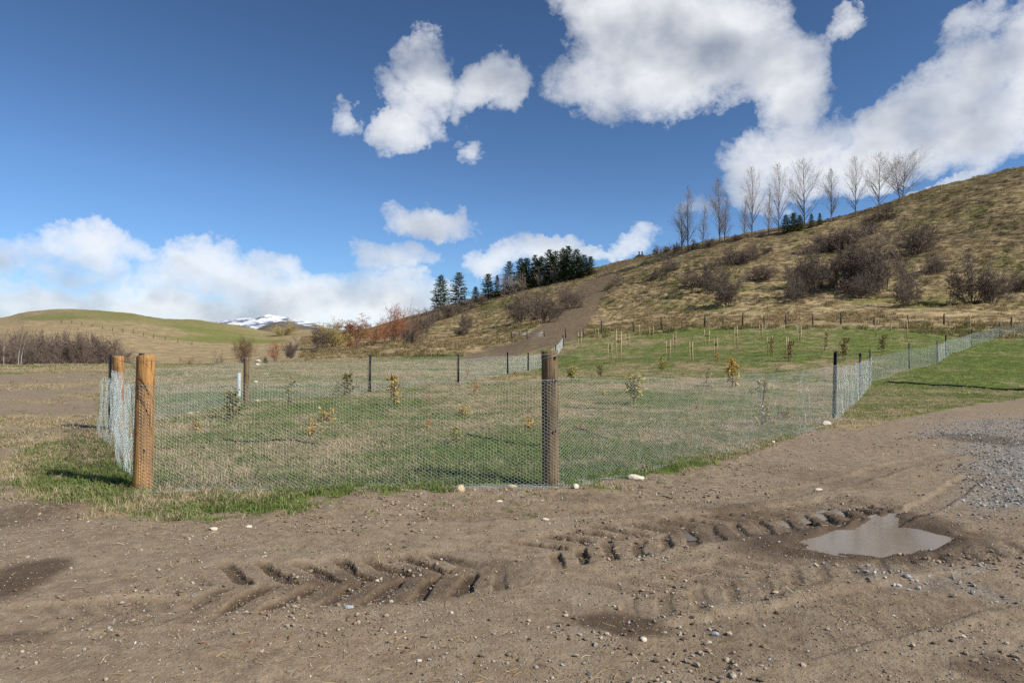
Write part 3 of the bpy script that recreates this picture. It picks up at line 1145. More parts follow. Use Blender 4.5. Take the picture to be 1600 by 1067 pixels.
M_GRASS = grass_mat('grass_blades', (0.33, 0.255, 0.16), (0.60, 0.50, 0.34), (0.115, 0.175, 0.040), (0.21, 0.265, 0.080))
M_TUSSOCK = grass_mat('tussock_blades', (0.20, 0.145, 0.075), (0.40, 0.31, 0.165), (0.095, 0.105, 0.032), (0.16, 0.155, 0.055))


def tuft(seed, n=26, rad=0.085, h=0.06, w=0.004, lean=0.8, mat=None):
    rg = np.random.default_rng(seed)
    V, F = [], []
    for i in range(n):
        a = rg.uniform(0, 2 * math.pi)
        q = rad * math.sqrt(rg.uniform(0, 1))
        bx_, by_ = q * math.cos(a), q * math.sin(a)
        hh = h * rg.uniform(0.45, 1.25)
        la = rg.uniform(0, 2 * math.pi)
        ln = lean * hh * rg.uniform(0.2, 1.3)
        dx, dy = math.cos(la) * ln, math.sin(la) * ln
        wx, wy = -math.sin(la + rg.uniform(-1, 1)) * w, math.cos(la + rg.uniform(-1, 1)) * w
        b = len(V)
        V += [(bx_ - wx, by_ - wy, -0.01), (bx_ + wx, by_ + wy, -0.01),
              (bx_ + dx * .35 - wx * .8, by_ + dy * .35 - wy * .8, hh * .6), (bx_ + dx * .35 + wx * .8, by_ + dy * .35 + wy * .8, hh * .6),
              (bx_ + dx, by_ + dy, hh * (1.0 - 0.3 * rg.uniform(0, 1)))]
        F += [(b, b + 1, b + 3), (b, b + 3, b + 2), (b + 2, b + 3, b + 4)]
    me = np_mesh('tuft', np.array(V), np.array(F))
    me.materials.append(mat)
    return me


def wedge(n, r0, r1, half=R(39.5), pw=2.0):
    th = rng.uniform(-half, half, n)
    t = rng.uniform(0, 1, n)
    r = (r0**pw + t * (r1**pw - r0**pw)) ** (1 / pw)
    return r * np.sin(th), r * np.cos(th)


def rnd_rot(n, tilt=0.15):
    return np.column_stack([rng.normal(0, tilt, n), rng.normal(0, tilt, n), rng.uniform(0, 6.283, n)])


tufts = [tuft(1, 30, .085, .040, .0032, 1.2, M_GRASS), tuft(2, 26, .085, .052, .0032, 1.0, M_GRASS), tuft(3, 34, .10, .032, .0036, 1.5, M_GRASS), tuft(4, 22, .07, .07, .003, .8, M_GRASS)]
GP, GS, GT = [], [], []
for n, r0, r1, s0, s1 in ((30000, 6.2, 14, .75, 1.35), (40000, 14, 28, 1.0, 1.8), (42000, 28, 60, 1.6, 2.8), (26000, 60, 96, 2.4, 4.0)):
    x, y = wedge(n, r0, r1)
    m = masks(x, y)
    keep = rng.uniform(0, 1, n) > (np.clip(m['dirt'] * 1.35, 0, 1) + m['lane'] + m['gravel'] * .9)
    thin = fbm(x, y, 1.7, 3, 90) - .5 * sst(m['edge'], -.8, 0) * (1 - fbm(x, y, 2.6, 2, 92))
    keep &= rng.uniform(-0.9, 1.2, n) < thin + 0.55 + m['green']
    x, y = x[keep], y[keep]
    z = ground_z(x, y)
    s = rng.uniform(s0, s1, len(x))
    far_k = np.clip(9 / np.hypot(x, y), 0.4, 1.0)
    GP.append(np.column_stack([x, y, z]))
    GS.append(np.column_stack([s, s, s * far_k * rng.uniform(.75, 1.25, len(x))]))
    GT.append(np.clip(m['green'][keep] + rng.normal(0, 0.27, len(x)) + 0.06, 0, 1))
GP, GS, GT = np.concatenate(GP), np.concatenate(GS), np.concatenate(GT)
scatter('grass', GP, rnd_rot(len(GP)), GS, GT, rng.integers(0, 4, len(GP)), tufts, 'short mixed green and straw coloured grass of the field')

# tussock on the hillside, the bank and the left hill
tus = [tuft(11, 40, .38, .34, .02, 1.0, M_TUSSOCK), tuft(12, 34, .45, .26, .022, 1.3, M_TUSSOCK), tuft(13, 30, .3, .45, .02, .8, M_TUSSOCK)]
x, y = wedge(60000, 84, 300, R(38.5), 1.3)
m = masks(x, y)
pat = fbm(x, y, 0.12, 4, 95)
keep = (rng.uniform(0, 1, len(x)) > m['lane'] * 1.2) & (rng.uniform(-.6, .9, len(x)) < pat + .12) & (m['u'] > 470)
x, y = x[keep], y[keep]
z = ground_z(x, y)
s = rng.uniform(.6, 1.5, len(x))
scatter('tussock_grass', np.column_stack([x, y, z]), rnd_rot(len(x), .1), np.column_stack([s, s, s * rng.uniform(.6, 1.2, len(x))]),
        np.clip(m['green'][keep] + rng.normal(0, .2, len(x)), 0, 1), rng.integers(0, 3, len(x)), tus, 'rough tan and olive tussock grass over the hillside')


# ------------------------------------------------------------------ plants: branch growth
def rot_about(v, axis, ang):
    return Matrix.Rotation(ang, 3, axis) @ v


class Grow:
    def __init__(self, seed):
        self.rg = random.Random(seed)
        self.seg = {0: [], 1: []}       # 0 trunk and limbs, 1 twigs
        self.tips = []

    def branch(self, p, d, L, r, lvl, P):
        rg = self.rg
        n = P['segs'][lvl]
        up = P['up'][lvl]
        wob = P['wob'][lvl]
        step = L / n
        pts = [p.copy()]
        rad = [r]
        for i in range(n):
            d = (d + Vector((rg.gauss(0, wob), rg.gauss(0, wob), rg.gauss(0, wob) + up))).normalized()
            p = p + d * step
            pts.append(p.copy())
            rad.append(max(r * (1 - (i + 1) / n * P['taper'][lvl]), P['rmin']))
        kind = 0 if lvl <= P['wood'] else 1
        for i in range(n):
            self.seg[kind].append((tuple(pts[i]), tuple(pts[i + 1]), rad[i], rad[i + 1]))
        self.tips.append((pts[-1], d))
        if lvl + 1 < len(P['segs']):
            k = P['kids'][lvl]
            k = rg.randint(*k) if isinstance(k, tuple) else k
            s0 = P['start'][lvl]
            for j in range(k):
                t = s0 + (1 - s0) * (j + rg.random()) / k
                t = min(t, 0.985)
                f = t * n
                i = int(f)
                q = pts[i].lerp(pts[i + 1], f - i)
                dd = (pts[i + 1] - pts[i]).normalized()
                ax = dd.orthogonal().normalized()
                ax = rot_about(ax, dd, rg.uniform(0, 6.283))
                a = rg.gauss(*P['ang'][lvl])
                nd = rot_about(dd, ax, a)
                LL = L * P['ratio'][lvl] * rg.uniform(0.65, 1.2) * P['shape'][lvl](t)
                self.branch(q, nd, LL, max(rad[i] * P['rr'][lvl], P['rmin']), lvl + 1, P)

    def meshes(self, name, mats, k0=5):
        out = []
        for kind in (0, 1):
            s = self.seg[kind]
            if not s:
                out.append(None)
                continue
            v, f = tubes([q[0] for q in s], [q[1] for q in s], [q[2] for q in s], [q[3] for q in s], k0 if kind == 0 else 3)
            me = np_mesh(name, v, f, smooth=(kind == 0))
            me.materials.append(mats[kind])
            out.append(me)
        return out


def leaves_mesh(name, pts, dirs, size, rg, mat, spread=0.3, per=4, wide=0.5, parts=None):
    """real little folded leaves (two triangles each side of a midrib)"""
    V, F = [], []
    for p, d in zip(pts, dirs):
        for _ in range(per):
            q = Vector(p) + Vector((rg.gauss(0, spread), rg.gauss(0, spread), rg.gauss(0, spread * .8)))
            dr = (Vector(d) * 0.4 + Vector((rg.gauss(0, 1), rg.gauss(0, 1), rg.gauss(0, .8)))).normalized()
            sd_ = dr.orthogonal().normalized()
            sd_ = rot_about(sd_, dr, rg.uniform(0, 6.28))
            nn = dr.cross(sd_)
            s = size * rg.uniform(0.6, 1.25)
            b = len(V)
            V += [tuple(q), tuple(q + dr * s * .5 + sd_ * s * wide * .5 + nn * s * .12), tuple(q + dr * s), tuple(q + dr * s * .5 - sd_ * s * wide * .5 + nn * s * .12)]
            F += [(b, b + 1, b + 2), (b, b + 2, b + 3)]
    me = np_mesh(name, np.array(V), np.array(F))
    me.materials.append(mat)
    return me


one = lambda t: 1.0
M_BARK = simple_mat('grey_bark', (0.11, 0.09, 0.075), (0.21, 0.175, 0.145), scale=6, stretch=(1, 1, .3), vary=.15)
M_PTWIG = simple_mat('poplar_twigs', (0.23, 0.19, 0.165), (0.32, 0.27, 0.235), scale=2, bump=0, vary=.12)
M_SWOOD = simple_mat('shrub_wood', (0.062, 0.048, 0.043), (0.125, 0.098, 0.085), scale=4, bump=0, vary=.2)
M_STWIG = simple_mat('shrub_twigs', (0.085, 0.064, 0.052), (0.19, 0.145, 0.118), scale=1.2, bump=0, vary=.25)
M_STWIG2 = simple_mat('purple_twigs', (0.095, 0.070, 0.058), (0.20, 0.15, 0.122), scale=1.2, bump=0, vary=.2)
M_RTWIG = simple_mat('russet_twigs', (0.22, 0.09, 0.045), (0.34, 0.155, 0.08), scale=1.2, bump=0, vary=.2)
M_PALETWIG = simple_mat('pale_twigs', (0.20, 0.165, 0.13), (0.31, 0.255, 0.205), scale=1.2, bump=0, vary=.15)
M_WILLOW = simple_mat('willow_twigs', (0.27, 0.215, 0.075), (0.42, 0.34, 0.14), scale=1.2, bump=0, vary=.15)
M_BIRCH = simple_mat('birch_bark', (0.26, 0.25, 0.23), (0.46, 0.44, 0.41), scale=5, stretch=(1, 1, 3), bump=0)
M_RUST = simple_mat('rusty_leaves', (0.20, 0.075, 0.028), (0.34, 0.15, 0.06), scale=1.5, bump=0, vary=.1, transl=.25)
M_BRLEAF = simple_mat('brown_leaves', (0.115, 0.07, 0.030), (0.22, 0.135, 0.055), scale=1.5, bump=0, vary=.1, transl=.25)
M_NEEDLE = simple_mat('dark_needles', (0.034, 0.055, 0.020), (0.095, 0.125, 0.045), scale=1.0, bump=0, vary=.25)
M_NEEDLE2 = simple_mat('olive_needles', (0.05, 0.065, 0.022), (0.12, 0.132, 0.045), scale=1.0, bump=0, vary=.2)
M_YLEAF = simple_mat('yellow_green_leaves', (0.26, 0.22, 0.045), (0.46, 0.40, 0.12), scale=9, bump=0, vary=.15, transl=.3, rough=.5)
M_YLEAF2 = simple_mat('yellow_leaves', (0.42, 0.27, 0.05), (0.58, 0.43, 0.12), scale=9, bump=0, vary=.15, transl=.3, rough=.5)
M_OLEAF = simple_mat('olive_leaves', (0.10, 0.10, 0.035), (0.30, 0.26, 0.09), scale=9, bump=0, vary=.15, transl=.25, rough=.45)
M_PLEAF = simple_mat('pale_leaves', (0.30, 0.26, 0.12), (0.50, 0.43, 0.24), scale=9, bump=0, vary=.15, transl=.3, rough=.5)
M_OBLEAF = simple_mat('orange_brown_leaves', (0.34, 0.15, 0.045), (0.48, 0.25, 0.09), scale=9, bump=0, vary=.2, transl=.25)
M_STAKE = simple_mat('pine_stake', (0.33, 0.24, 0.125), (0.48, 0.365, 0.21), scale=5, stretch=(4, 4, .5), bump=.1, vary=.12)
M_TIE = simple_mat('black_tie', (0.012, 0.012, 0.013), (0.03, 0.03, 0.032), scale=10, bump=0)


# ---- poplar
def poplar(seed, spread=0.24, wide=1.0, forks=1):
    g = Grow(seed)
    P = dict(segs=[12, 5, 4, 3], up=[0.02, .06 / wide, .05, .03], wob=[.012, .05, .09, .13], taper=[.93, .9, .9, .9], kids=[(46, 54), (7, 9), (4, 5)],
             start=[.10, .2, .25], ang=[(.62 * wide, .14), (.5, .15), (.5, .2)], ratio=[spread, .42, .5],
             shape=[lambda t: .16 + 1.75 * (1 - t) ** .9 * min(1, .4 + 1.8 * t), one, one], rr=[.42, .5, .6], rmin=.0095, wood=1)
    for i in range(forks):
        d = Vector((0.0, 0, 1)) if forks == 1 else Vector((math.cos(i * 2.4) * .2, math.sin(i * 2.4) * .2, 1)).normalized()
        p = Vector((0, 0, -0.4)) if i == 0 else Vector((math.cos(i * 2.4) * .7, math.sin(i * 2.4) * .7, -0.4))
        g.branch(p, d, 18.0 * (1 if i == 0 else .8), .25, 0, P)
    return g.meshes('poplar', (M_BARK, M_PTWIG), 4)


POP = [poplar(101), poplar(102, .20), poplar(103, .30, 1.15), poplar(104, .36, 1.25, 1)]
SPREADING = poplar(105, .52, 1.5, 2)


# ---- bare shrub
def shrub(seed, mats, stems=8, open_=0.55, dense=1.0, H=5.0):
    g = Grow(seed)
    P = dict(segs=[6, 5, 4, 3], up=[.03, .04, .03, .02], wob=[.10, .13, .16, .2], taper=[.75, .8, .85, .9],
             kids=[(int(6 * dense), int(8 * dense)), (int(6 * dense), int(7 * dense)), (int(5 * dense), int(7 * dense))], start=[.12, .15, .1],
             ang=[(.7, .22), (.75, .25), (.8, .3)], ratio=[.58, .55, .55], shape=[one, one, one], rr=[.6, .55, .6], rmin=.0135, wood=0)
    for i in range(stems):
        a = i / stems * 6.283 + g.rg.uniform(-.3, .3)
        tl = g.rg.uniform(0.15, open_ * 1.5)
        d = Vector((math.cos(a) * math.sin(tl), math.sin(a) * math.sin(tl), math.cos(tl)))
        b = g.rg.uniform(0, .35)
        g.branch(Vector((math.cos(a) * b, math.sin(a) * b, -.25)), d, H * g.rg.uniform(.55, .85) * (1.0 - .25 * tl), .06, 0, P)
    return g


SHRUB = [shrub(200 + i, None, stems=7 + i % 3, open_=.55 + .12 * (i % 3), dense=1.17).meshes('shrub', (M_SWOOD, M_STWIG if i % 2 else M_STWIG2), 4) for i in range(5)]
THIN = [shrub(230 + i, None, stems=4, open_=.5, dense=.85).meshes('thin_shrub', (M_SWOOD, M_STWIG), 4) for i in range(2)]
RUSSET = [shrub(240 + i, None, stems=5, open_=.42, dense=.9).meshes('russet_shrub', (M_SWOOD, M_RTWIG), 4) for i in range(2)]
PALE = [shrub(250 + i, None, stems=5, open_=.4, dense=.85).meshes('pale_shrub', (M_BARK, M_PALETWIG), 4) for i in range(2)]
WILLOW = [shrub(260 + i, None, stems=8, open_=.6, dense=1.17).meshes('willow', (M_SWOOD, M_WILLOW), 4) for i in range(2)]


def leafy(seed, mat, stems=1, H=8.0, open_=.2, size=.3, per=5):
    g = Grow(seed)
    P = dict(segs=[8, 5, 4], up=[.05, .05, .03], wob=[.04, .1, .15], taper=[.9, .9, .9], kids=[(22, 26), (6, 8)], start=[.12, .15],
             ang=[(.95, .2), (.7, .25)], ratio=[.48, .5], shape=[lambda t: .5 + .9 * math.sin(math.pi * (1.04 - t) ** .9), one], rr=[.4, .5], rmin=.012, wood=1)
    for i in range(stems):
        a = i * 2.4
        g.branch(Vector((.3 * math.cos(a) * (stems > 1), .3 * math.sin(a) * (stems > 1), -.2)), Vector((open_ * math.cos(a), open_ * math.sin(a), 1)).normalized(), H * g.rg.uniform(.8, 1), .13, 0, P)
    wood, tw = g.meshes('leafy_tree', (M_SWOOD, M_SWOOD), 4)
    lf = leaves_mesh('leaves', [t[0] for t in g.tips], [t[1] for t in g.tips], size, g.rg, mat, spread=.32, per=per)
    return wood, tw, lf


OAK = leafy(301, M_RUST, 1, 8.0, 0, .30, 30)
BROWN = leafy(302, M_BRLEAF, 3, 7.0, .25, .30, 8)


# ---- conifer
def conifer(seed, mat, slim=1.0, shaggy=1.0):
    rg = random.Random(seed)
    Ht = 13.0
    seg = [((0, 0, -.5 + i * 13.4 / 8), (rg.gauss(0, .05), rg.gauss(0, .05), -.5 + (i + 1) * 13.4 / 8), .17 * (1 - i / 8.3), .17 * (1 - (i + 1) / 8.3)) for i in range(8)]
    V, F = [], []
    z = .7
    while z < Ht:
        t = z / Ht
        Rm = (2.9 * slim * (1 - t) ** .68 + .16) * (.82 + .36 * rg.random())
        nb = rg.randint(6, 8)
        a0 = rg.uniform(0, 6.28)
        for i in range(nb):
            a = a0 + i * 6.283 / nb + rg.uniform(-.3, .3)
            L = Rm * rg.choice((.45, .8, .95, 1.05, 1.25)) * rg.uniform(.85, 1.15)
            rise = rg.uniform(-.28, .12) + .75 * t
            tip = Vector((math.cos(a) * L, math.sin(a) * L, z + rise * L))
            root = Vector((0, 0, z))
            seg.append((tuple(root), tuple(tip), .035 * (1 - t) + .012, .008))
            m = max(4, int(13 * L / 2.7 * shaggy + 3))
            for k in range(m):
                f = (k + rg.random()) / m
                q = root.lerp(tip, .18 + .82 * f)
                dr = ((tip - root).normalized() + Vector((rg.gauss(0, .55), rg.gauss(0, .55), rg.gauss(.05, .4)))).normalized()
                sd_ = dr.orthogonal().normalized()
                sd_ = rot_about(sd_, dr, rg.uniform(0, 6.28))
                ln = rg.uniform(.38, .72) * (.75 + .5 * (1 - t))
                w = ln * rg.uniform(.14, .24)
                b = len(V)
                V += [tuple(q - sd_ * w * .4), tuple(q + sd_ * w * .4), tuple(q + dr * ln * .55 + sd_ * w), tuple(q + dr * ln), tuple(q + dr * ln * .5 - sd_ * w)]
                F += [(b, b + 1, b + 2), (b, b + 2, b + 4), (b + 2, b + 3, b + 4)]
        z += rg.uniform(.34, .52) * (1.1 - .4 * t)
    v, f = tubes([s[0] for s in seg], [s[1] for s in seg], [s[2] for s in seg], [s[3] for s in seg], 4)
    wood = np_mesh('conifer', v, f)
    wood.materials.append(M_SWOOD)
    nd = np_mesh('needles', np.array(V), np.array(F))
    nd.materials.append(mat)
    return wood, nd


CON = [conifer(401, M_NEEDLE), conifer(402, M_NEEDLE2, 1.15), conifer(403, M_NEEDLE, .75), conifer(404, M_NEEDLE2, .9, 1.2)]


def plant(name, label, cat, pos, meshes, height, ref_h, width_px=None, ref_w=None, group=None, kind3='leaves', rz=None):
    s = height / ref_h
    sw = s
    if width_px is not None:
        sw = width_px / ref_w
        sw = max(.55 * s, min(1.8 * s, sw))
    o = thing(name, label, cat, pos, rng.uniform(0, 6.28) if rz is None else rz, group, (sw, sw, s))
    for me, nm in zip(meshes, ('trunk', 'crown', kind3)):
        if me is not None:
            link(nm, me, None, o)
    return o


def extent(meshes):
    w, h = 0, 0
    for me in meshes:
        if me is None:
            continue
        co = np.empty(len(me.vertices) * 3, np.float32)
        me.vertices.foreach_get('co', co)
        co = co.reshape(-1, 3)
        h = max(h, np.percentile(co[:, 2], 99.8))
        w = max(w, 2 * np.percentile(np.hypot(co[:, 0], co[:, 1]), 97))
    return w, h


EXT = {}


def put(name, label, cat, px, base, top, wpx, meshes, group=None, depth=None, sink=0.0, kind3='leaves', rz=None):
    """stand a plant where the photograph shows its foot, at the height it has there"""
    if depth is None:
        x, y, z = ground_at(px, base)
    else:
        x, y, z = depth_pt(px, depth)
    ztop = EYE + tan_el(px, top) * math.hypot(x, y)
    hgt = max(.3, ztop - z)
    key = id(meshes)
    if key not in EXT:
        EXT[key] = extent(meshes)
    w0, h0 = EXT[key]
    wm = wpx / FPX * y
    return plant(name, label, cat, (x, y, z - sink), meshes, hgt, h0, wm, w0, group, kind3, rz)


# hilltop poplars, left to right along the ridge
ORD = ['leftmost', 'second from the left', 'third from the left', 'fourth from the left', 'fifth from the left', 'sixth from the left', 'seventh from the left',
       'eighth from the left', 'ninth from the left', 'tenth from the left', 'eleventh from the left', 'twelfth from the left', 'thirteenth from the left', 'fourteenth from the left']
pops = [(1066, 393, 312, 24, 0), (1075, 391, 288, 22, 1), (1098, 387, 318, 16, 1), (1125, 381, 274, 28, 0), (1132, 379, 300, 18, 1), (1163, 375, 303, 15, 1), (1175, 372, 256, 32, 2), (1201, 368, 290, 16, 1),
        (1217, 364, 251, 30, 2), (1257, 353, 244, 44, 3), (1299, 346, 259, 24, 0), (1337, 337, 241, 28, 2), (1373, 328, 235, 40, 3)]
for i, (px, b, t, w, k) in enumerate(pops):
    put('poplar_tree', 'bare poplar on the hilltop ridge, %s of the row' % ORD[i], 'tree', px, b + 2, t, w * 1.3, POP[k], 'bare poplars along the ridge', sink=.5).rotation_euler[:2] = rng.normal(0, .025, 2)
put('poplar_tree', 'wide spreading bare tree with several stems at the right end of the poplar row', 'tree', 1410, 314, 229, 78, SPREADING, 'bare poplars along the ridge', sink=.5)
for i, (px, b, t, w, k) in enumerate([(1228, 364, 334, 20, 0), (1240, 361, 331, 22, 3), (1250, 359, 334, 18, 0), (1268, 354, 332, 12, 2), (1281, 351, 331, 10, 2)]):
    put('pine_tree', 'small dark pine among the poplars, %s of five' % ORD[i], 'tree', px, b + 2, t, w, CON[k], 'small pines on the ridge', kind3='needles', sink=.4)

# conifers on the left shoulder
put('pine_tree', 'dark conifer at the left end of the shoulder, lowest and leftmost of all', 'tree', 689, 484, 430, 34, CON[0], 'conifers on the shoulder')
put('pine_tree', 'broad olive green conifer right of the leftmost dark one', 'tree', 717, 478, 426, 38, CON[1], 'conifers on the shoulder')
put('pine_tree', 'short conifer in the gap left of the bushy middle one', 'tree', 743, 472, 448, 18, CON[3], 'conifers on the shoulder')
put('pine_tree', 'bushy dark conifer standing alone left of the pale bare trees', 'tree', 763, 467, 428, 32, CON[3], 'conifers on the shoulder')
put('pine_tree', 'slim conifer close behind the bushy dark one', 'tree', 777, 463, 430, 14, CON[2], 'conifers on the shoulder')
clus = [(797, 457, 409, 24, 1), (812, 452, 405, 24, 0), (824, 449, 403, 20, 3), (836, 446, 399, 20, 2), (847, 444, 401, 22, 0), (857, 442, 393, 20, 2), (868, 440, 390, 22, 1), (879, 438, 390, 22, 0),
        (889, 436, 385, 20, 2), (899, 434, 388, 22, 0), (911, 431, 399, 24, 1), (922, 429, 403, 20, 3), (818, 450, 412, 26, 3), (841, 445, 408, 26, 1), (862, 441, 402, 26, 3), (884, 437, 398, 26, 1), (905, 432, 400, 26, 3)]
for i, (px, b, t, w, k) in enumerate(clus):
    put('pine_tree', ('tall conifer in the dense dark clump, %s of twelve' % ORD[i]) if i < 12 else 'lower conifer filling the dense dark clump, %s of five' % ORD[i - 12], 'tree', px + rng.uniform(-2, 2), b + 1, t + rng.uniform(-3, 4), w + rng.uniform(5, 14), CON[k], 'conifers of the dense clump')
for i, (px, b, t, w, k) in enumerate([(785, 463, 424, 26, 0), (800, 460, 420, 30, 1), (815, 456, 426, 24, 0), (843, 448, 417, 24, 1), (866, 443, 410, 26, 0), (893, 435, 404, 30, 1)]):
    put('bare_tree', 'pale bare tree in front of the dark conifers, %s of six' % ORD[i], 'tree', px, b, t, w, PALE[k], 'pale bare trees before the conifers')

# shrubs of the hillside
SH = [
    (818, 504, 456, 50, 0, 'large bare shrub left of the dirt track, left one of the pair'), (850, 505, 450, 50, 1, 'large bare shrub left of the dirt track, right one of the pair'),
    (890, 483, 446, 38, 2, 'bare shrub against the left edge of the climbing dirt track'), (964, 451, 428, 22, 3, 'small round bare shrub beside the top of the dirt track'),
    (727, 514, 486, 24, 0, 'small grey shrub on the slope below the conifers'), (721, 525, 511, 24, 4, 'low dark bush on the bank below the conifers'),
    (1136, 478, 424, 50, 1, 'bare purple-brown tree lowest of the middle shrubs, with long shadow to its left'), (1112, 458, 405, 56, 0, 'dark bare shrub behind the lowest middle tree'),
    (1085, 452, 425, 40, 4, 'low dark shrub left of the middle shrub clump'), (1150, 414, 384, 40, 2, 'bare shrub high on the slope below the poplars, left of two'),
    (1176, 409, 381, 34, 3, 'bare shrub high on the slope below the poplars, right of two'), (1048, 426, 399, 30, 3, 'bare shrub right of the dark roof on the hill'),
    (1190, 438, 414, 36, 4, 'dark low shrub between the middle clump and the great thicket'), (1240, 472, 420, 38, 3, 'silvery bare shrub at the left end of the great thicket'),
    (1255, 452, 398, 46, 1, 'dark shrub upper left in the great thicket'), (1275, 464, 388, 54, 0, 'tall dark shrub left of centre in the great thicket'),
    (1292, 392, 362, 48, 4, 'dark rounded shrub above the great thicket'), (1310, 456, 386, 54, 2, 'dark shrub in the middle of the great thicket'),
    (1328, 386, 345, 52, 1, 'bare shrub upslope near the ridge, above the great thicket'), (1345, 456, 380, 54, 4, 'dark shrub right of centre in the great thicket'),
    (1383, 462, 363, 74, 0, 'largest rounded shrub at the right end of the great thicket'), (1414, 480, 414, 44, 3, 'grey bare shrub low in front of the largest rounded one'),
    (1431, 396, 344, 56, 1, 'open bare shrub alone on the grass slope right of the great thicket'), (1462, 426, 396, 26, 2, 'small dark shrub on the open slope right of the thicket'),
    (1518, 474, 400, 54, 0, 'bare shrub low on the far right slope, left of two'), (1550, 474, 412, 46, 2, 'bare shrub low on the far right slope, right of two'),
    (1597, 458, 430, 34, 4, 'small dark shrub cut by the right edge of the picture'), (1385, 343, 318, 40, 3, 'low brown shrub just under the ridge by the last poplars'),
    (1362, 366, 352, 18, 4, 'tiny dark bush on the upper slope'), (1200, 398, 386, 26, 4, 'small dark scrub patch on the upper slope below the pines'),
    (1026, 440, 420, 34, 3, 'faint brown shrub on the slope left of the middle clump'), (1345, 470, 424, 40, 1, 'lower front shrub in the shade of the great thicket'),
]
for px, b, t, w, k, lab in SH:
    put('bare_shrub', lab, 'shrub', px, b, t - .1 * (b - t), w * 1.42, SHRUB[k], 'bare shrubs on the hillside', sink=.1)
for i, (px, b, t, w) in enumerate([(1028, 398, 383, 22), (1042, 396, 380, 22), (1057, 393, 378, 20), (1086, 389, 374, 18), (1110, 385, 371, 20), (1148, 378, 366, 18), (1155, 376, 368, 20), (1190, 370, 360, 16)]):
    put('bare_shrub', 'low bare scrub on the ridge under the poplars, %s' % ORD[i], 'shrub', px, b + 2, t, w, SHRUB[i % 5], 'ridge scrub')
put('green_bush', 'low dark green bush under the leftmost poplars', 'bush', 1083, 391, 380, 16, CON[1], kind3='needles')

NUM0 = 'first second third fourth fifth sixth seventh eighth ninth tenth eleventh twelfth thirteenth fourteenth fifteenth sixteenth seventeenth eighteenth nineteenth twentieth twenty-first twenty-second'.split()
# left: thicket beyond the field edge, half hidden by it
for i in range(22):
    px = -14 + i * 9.4 + rng.uniform(-2.5, 2.5)
    dep = rng.uniform(84, 104)
    t = 519 + rng.uniform(-4, 5) + max(0, (i - 17)) * 3.2
    put('bare_shrub', 'purple-brown bare shrub of the thicket under the left hill, %s from the left' % NUM0[i], 'shrub', px, 0, t, rng.uniform(44, 60), SHRUB[i % 5] if i % 4 else THIN[i % 2],
        'thicket at the foot of the left hill', depth=dep)
brg = Grow(77)
brg.branch(Vector((0, 0, -.3)), Vector((.02, 0, 1)), 7.5, .085, 0, dict(segs=[9, 4, 3], up=[.02, .05, .03], wob=[.03, .1, .14], taper=[.9, .9, .9], kids=[22, 6], start=[.35, .2],
           ang=[(.6, .15), (.6, .2)], ratio=[.22, .45], shape=[one, one], rr=[.35, .5], rmin=.010, wood=0))
BIRCH = brg.meshes('birch', (M_BIRCH, M_STWIG2), 6)
for i, (px, t, dep) in enumerate([(6, 512, 80), (28, 507, 78), (32, 515, 79)]):
    put('birch_tree', ['slim white trunked birch at the left edge of the thicket', 'white trunked birch in front of the thicket, taller of a pair', 'white trunked birch in front of the thicket, shorter of a pair'][i],
        'tree', px, 0, t, 26, BIRCH, 'white trunked birches', depth=dep)

# centre left: bushes and trees along the stream
put('bare_shrub', 'spindly bare bush left of the rusty brown bush', 'shrub', 343, 0, 539, 26, THIN[0], depth=84)
put('brown_bush', 'rusty brown leafy bush beyond the slim wooden fence post', 'bush', 380, 0, 524, 38, BROWN, depth=82)
put('bare_shrub', 'russet bare shrub left of two by the stream', 'shrub', 430, 0, 531, 26, RUSSET[0], depth=92)
put('bare_shrub', 'brown bare shrub right of two by the stream', 'shrub', 455, 0, 526, 34, SHRUB[1], depth=96)
put('green_bush', 'small dark green bush at the foot of the stream shrubs', 'bush', 415, 0, 558, 16, CON[1], depth=86, kind3='needles')
put('willow_tree', 'round olive willow standing alone before the snowy mountain', 'tree', 443, 524, 499, 46, WILLOW[0])
put('willow_tree', 'yellow-green bushy willow left of the rusty tree', 'tree', 521, 543, 500, 64, WILLOW[1])
put('bare_tree', 'dark leaning bare tree on the left of the yellow-green willow', 'tree', 500, 545, 506, 34, SHRUB[2])
put('rusty_tree', 'rusty orange leafy young tree in the centre distance', 'tree', 558, 546, 490, 58, OAK)
for i, (px, b, t, w, k) in enumerate([(583, 541, 512, 26, 0), (600, 538, 506, 24, 1), (616, 536, 487, 30, 0), (634, 533, 482, 32, 1), (612, 534, 505, 24, 0)]):
    put('russet_tree', 'russet bare tree at the hill foot, %s of five' % ORD[[0, 1, 3, 4, 2][i]], 'tree', px, b, t - 10, w * 1.5, RUSSET[k], 'russet bare trees at the hill foot')
for i, (px, b, t, w, k) in enumerate([(643, 538, 500, 26, 1), (655, 522, 486, 26, 2), (668, 512, 484, 24, 3), (682, 503, 480, 22, 0), (700, 497, 476, 22, 4), (622, 526, 496, 24, 2), (716, 491, 472, 22, 1),
                                     (735, 484, 466, 22, 3), (755, 478, 462, 22, 0)]):
    put('bare_shrub', 'grey-brown shrub on the slope under the conifers, %s of nine' % ORD[[1, 2, 3, 4, 5, 0, 6, 7, 8][i]], 'shrub', px, b, t - 3, w * 1.4, SHRUB[k], 'shrubs below the conifers')
put('bare_shrub', 'low reddish scrub by the field edge left of the spindly bush', 'shrub', 296, 0, 557, 40, RUSSET[1], depth=80)
put('bare_shrub', 'low dark scrub on the bank left of the rusty tree', 'shrub', 492, 553, 544, 24, SHRUB[4])


